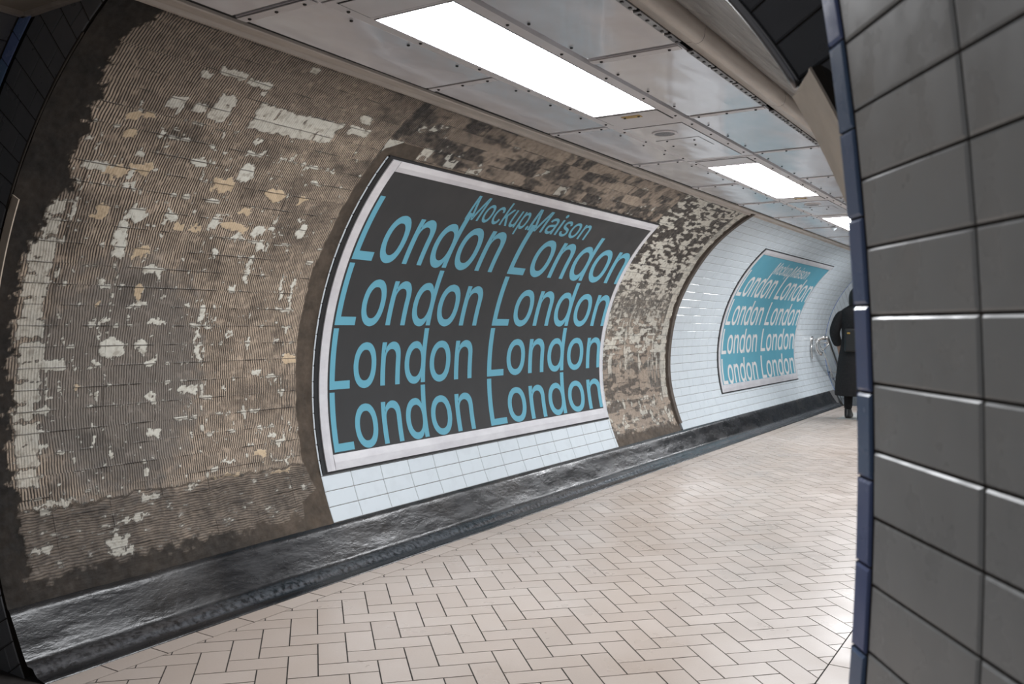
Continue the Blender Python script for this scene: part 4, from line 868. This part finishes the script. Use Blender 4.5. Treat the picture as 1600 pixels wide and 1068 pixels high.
# ------------------------------------------------------------------ landing: pale floor patch, handrail
mb = MB(); mb.box(-2.52, -1.62, 11.85, 12.85, -.001, .004)  # thin pale rectangle lying on the landing floor
o = mb.build('floor_patch', grime_mat('pale_floor_patch', (.62,.61,.58), (.50,.49,.46), .35, 8, .0005, metal=.2)); bevel(o, .002)
tag(o, 'pale flat patch on the floor under the dark figure', 'floor plate')
t = thing('handrail', 'polished steel handrail running down the stairs from the white tiled wall', 'handrail', (-3.01, 13.4, 0))
def arc(c, r, a0, a1, ax, ay, k=8):
    c = Vector(c); return [c+Vector(ax)*r*math.cos(R_(a0+(a1-a0)*i/k))+Vector(ay)*r*math.sin(R_(a0+(a1-a0)*i/k)) for i in range(k+1)]
mb = MB(); dz = math.tan(R_(33))
pts = [(-3.01, 13.42, 1.03), (-3.01, 13.50, 1.03), (-3.01, 13.56, 1.01), (-3.01, 14.6, 1.01-dz*1.04), (-3.01, 17.5, 1.01-dz*3.94)]
mb.tube(pts, .024, 12); mb.build('top_rail', M['chrome'], t, smooth=True)
mb = MB(); mb.tube(arc((-3.08, 13.42, .93), .10, 90, 270, (-1, 0, 0), (0, 0, 1), 10)[::-1] and [(-3.01,13.42,1.03),(-3.06,13.40,1.03),(-3.10,13.38,1.01),(-3.125,13.37,.97),(-3.13,13.36,.91),(-3.125,13.37,.85),(-3.10,13.38,.81),(-3.06,13.40,.79)], .030, 12)
mb.build('end_loop', M['chrome'], t, smooth=True)
mb = MB(); mb.tube([(-3.12, 13.37, 1.0), (-3.20, 13.40, 1.0), (-3.225, 13.41, .985)], .014, 8); mb.tube([(-3.20, 13.38, .98), (-3.205, 13.36, .86), (-3.19, 13.36, .72)], .010, 8); mb.tube([(-3.222, 13.41, 1.05), (-3.226, 13.41, .92)], [.03, .03], 10); mb.build('wall_bracket', M['chrome'], t, smooth=True)
for y in (13.62, 14.34, 15.06, 15.78):
    z = 1.0-dz*max(0, y-13.56); mb = MB()
    mb.tube([(-3.01, y, z-.01), (-3.17, y+.01, z-.01)], .011, 8); mb.tube([(-3.01, y, z-.02), (-3.10, y+.005, z-.13)], .010, 8); mb.tube([(-3.17, y+.01, z-.01), (-3.10, y+.005, z-.13)], .010, 8)
    mb.build('rail_bracket', M['chrome'], t, smooth=True)
mb = MB(); mb.tube([(-3.10, 13.62, .86), (-3.10, 17.5, .86-dz*3.88)], .010, 8); mb.build('lower_rail', M['chrome'], t, smooth=True)

# ------------------------------------------------------------------ person in a long black coat, walking towards the stairs
M['black_cloth'] = grime_mat('black_wool', (.010,.010,.011), (.016,.015,.016), .85, 30, .001)
M['hair'] = mat('black_hair', (.010,.008,.007), .6); M['skin'] = mat('skin', (.42,.27,.20), .5); M['shoe'] = mat('black_leather', (.012,.012,.012), .35)
px, py = -2.31, 12.00
t = thing('person', 'person in a long black coat half hidden by the blue tiled jamb', 'person', (px, py, .010))
def skin(name, joints, edges, material, root=0, sub=2, parent=None):
    me = bpy.data.meshes.new(name); me.from_pydata([j[:3] for j in joints], edges, [])
    o = bpy.data.objects.new(name, me); C.objects.link(o); me.materials.append(material)
    o.modifiers.new('skin', 'SKIN'); 
    if not me.skin_vertices: me.skin_vertices.new()
    for i, j in enumerate(joints):
        sv = me.skin_vertices[0].data[i]; sv.radius = j[3] if isinstance(j[3], tuple) else (j[3], j[3]); sv.use_root = (i == root)
    o.modifiers.new('sub', 'SUBSURF').levels = sub; o.modifiers['sub'].render_levels = sub
    o.parent = parent or t
    for p in me.polygons: p.use_smooth = True
    return o
J = [(0,0,.90,(.135,.10)), (0,.01,1.08,(.115,.09)), (0,.02,1.25,(.15,.10)), (0,.015,1.37,(.13,.075)), (0,.02,1.44,(.050,.050)), (0,.03,1.50,(.052,.056)), (0,.035,1.575,(.074,.088)), (0,.03,1.64,(.050,.060)),
     (-.09,0,.84,.085), (-.095,.05,.47,.055), (-.10,.02,.10,.034), (-.10,.10,.045,.034), (-.10,.20,.030,.028),
     (.09,0,.84,.085), (.095,.02,.47,.055), (.10,-.20,.14,.034), (.10,-.14,.07,.034), (.10,-.06,.030,.028),
     (-.16,.01,1.355,.046), (-.25,-.02,1.12,.042), (-.24,.12,.93,.030), (-.24,.16,.88,.030),
     (.16,.01,1.355,.046), (.25,.0,1.12,.042), (.25,.10,.90,.030), (.25,.12,.85,.030)]
E_ = [(0,1),(1,2),(2,3),(3,4),(4,5),(5,6),(6,7),(0,8),(8,9),(9,10),(10,11),(11,12),(0,13),(13,14),(14,15),(15,16),(16,17),(3,18),(18,19),(19,20),(20,21),(3,22),(22,23),(23,24),(24,25)]
for hx, base in ((-1, 21), (1, 25)):   # five fingers each, slightly curled
    bx, by, bz = J[base][:3]
    for q, (dx, ln) in enumerate(((-.024,.050),(-.008,.060),(.008,.056),(.022,.044))):
        n0 = len(J); J += [(bx+dx*.3, by+dx+.01, bz-.035, .0095), (bx+dx*.2, by+dx+.016, bz-.035-ln*.6, .0085), (bx-hx*.010, by+dx+.012, bz-.035-ln, .0075)]
        E_ += [(base, n0), (n0, n0+1), (n0+1, n0+2)]
    n0 = len(J); J += [(bx-hx*.012, by+.034, bz-.012, .010), (bx-hx*.020, by+.050, bz-.045, .0085)]; E_ += [(base, n0), (n0, n0+1)]
skin('body', J, E_, M['skin'])
# coat: one shell lofted from collar to hem with sleeves
def loft(name, rings, material, k=20, wob=.0, th=.012):
    mb = MB(); rows = []
    for (cx, cy, z, rx, ry) in rings:
        rows.append([(cx+rx*math.cos(a)*(1+wob*math.sin(5*a+z*4)), cy+ry*math.sin(a)*(1+wob*math.cos(4*a+z*3)), z) for a in [math.tau*j/k for j in range(k+1)]])
    mb.grid(rows); o = mb.build(name, material, None, smooth=True); o.parent = t
    m_ = o.modifiers.new('cloth', 'SOLIDIFY'); m_.thickness = th; m_.offset = 0; o.modifiers.new('s', 'SUBSURF').levels = 1
    return o
loft('coat', [(0,.02,1.49,.075,.075),(0,.02,1.46,.085,.080),(0,.015,1.425,.150,.105),(0,.01,1.38,.215,.125),(0,.01,1.22,.185,.130),(0,.005,1.02,.165,.120),(0,0,.85,.205,.145),(0,-.01,.62,.235,.175),(0,-.01,.34,.268,.20),(0,-.01,.29,.262,.20)], M['black_cloth'], wob=.05)
for sx, el, wr in ((-1, (-.275,-.03,1.11), (-.245,.11,.93)), (1, (.275,.0,1.11), (.255,.10,.92))):
    skin('sleeve', [(sx*.13,.01,1.355,.082), (sx*.21,.01,1.32,.080), (*el,.074), (*wr,.060)], [(0,1),(1,2),(2,3)], M['black_cloth'])
skin('trousers', [(-.09,.0,.80,.10), (-.095,.05,.47,.068), (-.10,.02,.085,.052), (.09,.0,.80,.10), (.095,.02,.47,.068), (.10,-.19,.115,.052), (0,0,.88,.12)], [(6,0),(0,1),(1,2),(6,3),(3,4),(4,5)], M['black_cloth'], root=6)
for x, y, z, tl in ((-.10, .02, 0, 0), (.10, -.20, 0, 1)):
    loft('shoe', [(x, y+.06+.0, .003, .040, .125), (x, y+.06, .02, .046, .130), (x, y+.055, .045, .044, .120), (x, y+.02, .075, .040, .070), (x, y, .115, .040, .045)], M['shoe'], k=14)
loft('hair', [(0,.025,1.40,.075,.040),(0,.0,1.46,.092,.060),(0,-.005,1.53,.098,.085),(0,.010,1.60,.096,.100),(0,.022,1.655,.076,.088),(0,.026,1.685,.040,.050),(0,.026,1.692,.004,.004)], M['hair'], wob=.02)
mb = MB()   # face on the far side of the head
for sx in (-1, 1):
    mb.tube([(sx*.030, .118, 1.578), (sx*.030, .127, 1.578)], [.012, .008], 8, 1)
    mb.tube([(sx*.083, .03, 1.56), (sx*.092, .03, 1.585)], [.010, .014], 8, 0)
mb.tube([(0, .120, 1.575), (0, .142, 1.545), (0, .125, 1.538)], [.008, .014, .012], 8, 0); mb.tube([(-.022, .118, 1.512), (0, .126, 1.510), (.022, .118, 1.512)], [.003, .006, .003], 6, 2)
o = mb.build('face', [M['skin'], M['hair'], mat('lips', (.35,.12,.10), .5)], None, smooth=True); o.parent = t
b_ = tag(obj('shoulder_bag', *(lambda q: (q.v, q.f))((lambda q: (q.box(-.10, .13, -.255, -.190, .86, 1.16), q)[1])(MB())), M['shoe']), 'black bag slung on the back of the person in the long coat', 'bag')
b_.location = (px, py, .010); bevel(b_, .025, 3)
mb = MB(); mb.tube([(-.06, -.258, 1.10), (-.03, -.262, 1.10)], .012, 8); cl = mb.build('clasp', M['brass']); cl.parent = b_; cl['label'] = 'small gold clasp'
mb = MB(); mb.tube([(.10,-.20,1.15), (.14,-.14,1.30), (.10,.0,1.415), (.02,.10,1.38)], .010, 6); sp = mb.build('strap', M['shoe'], smooth=True); sp.parent = b_
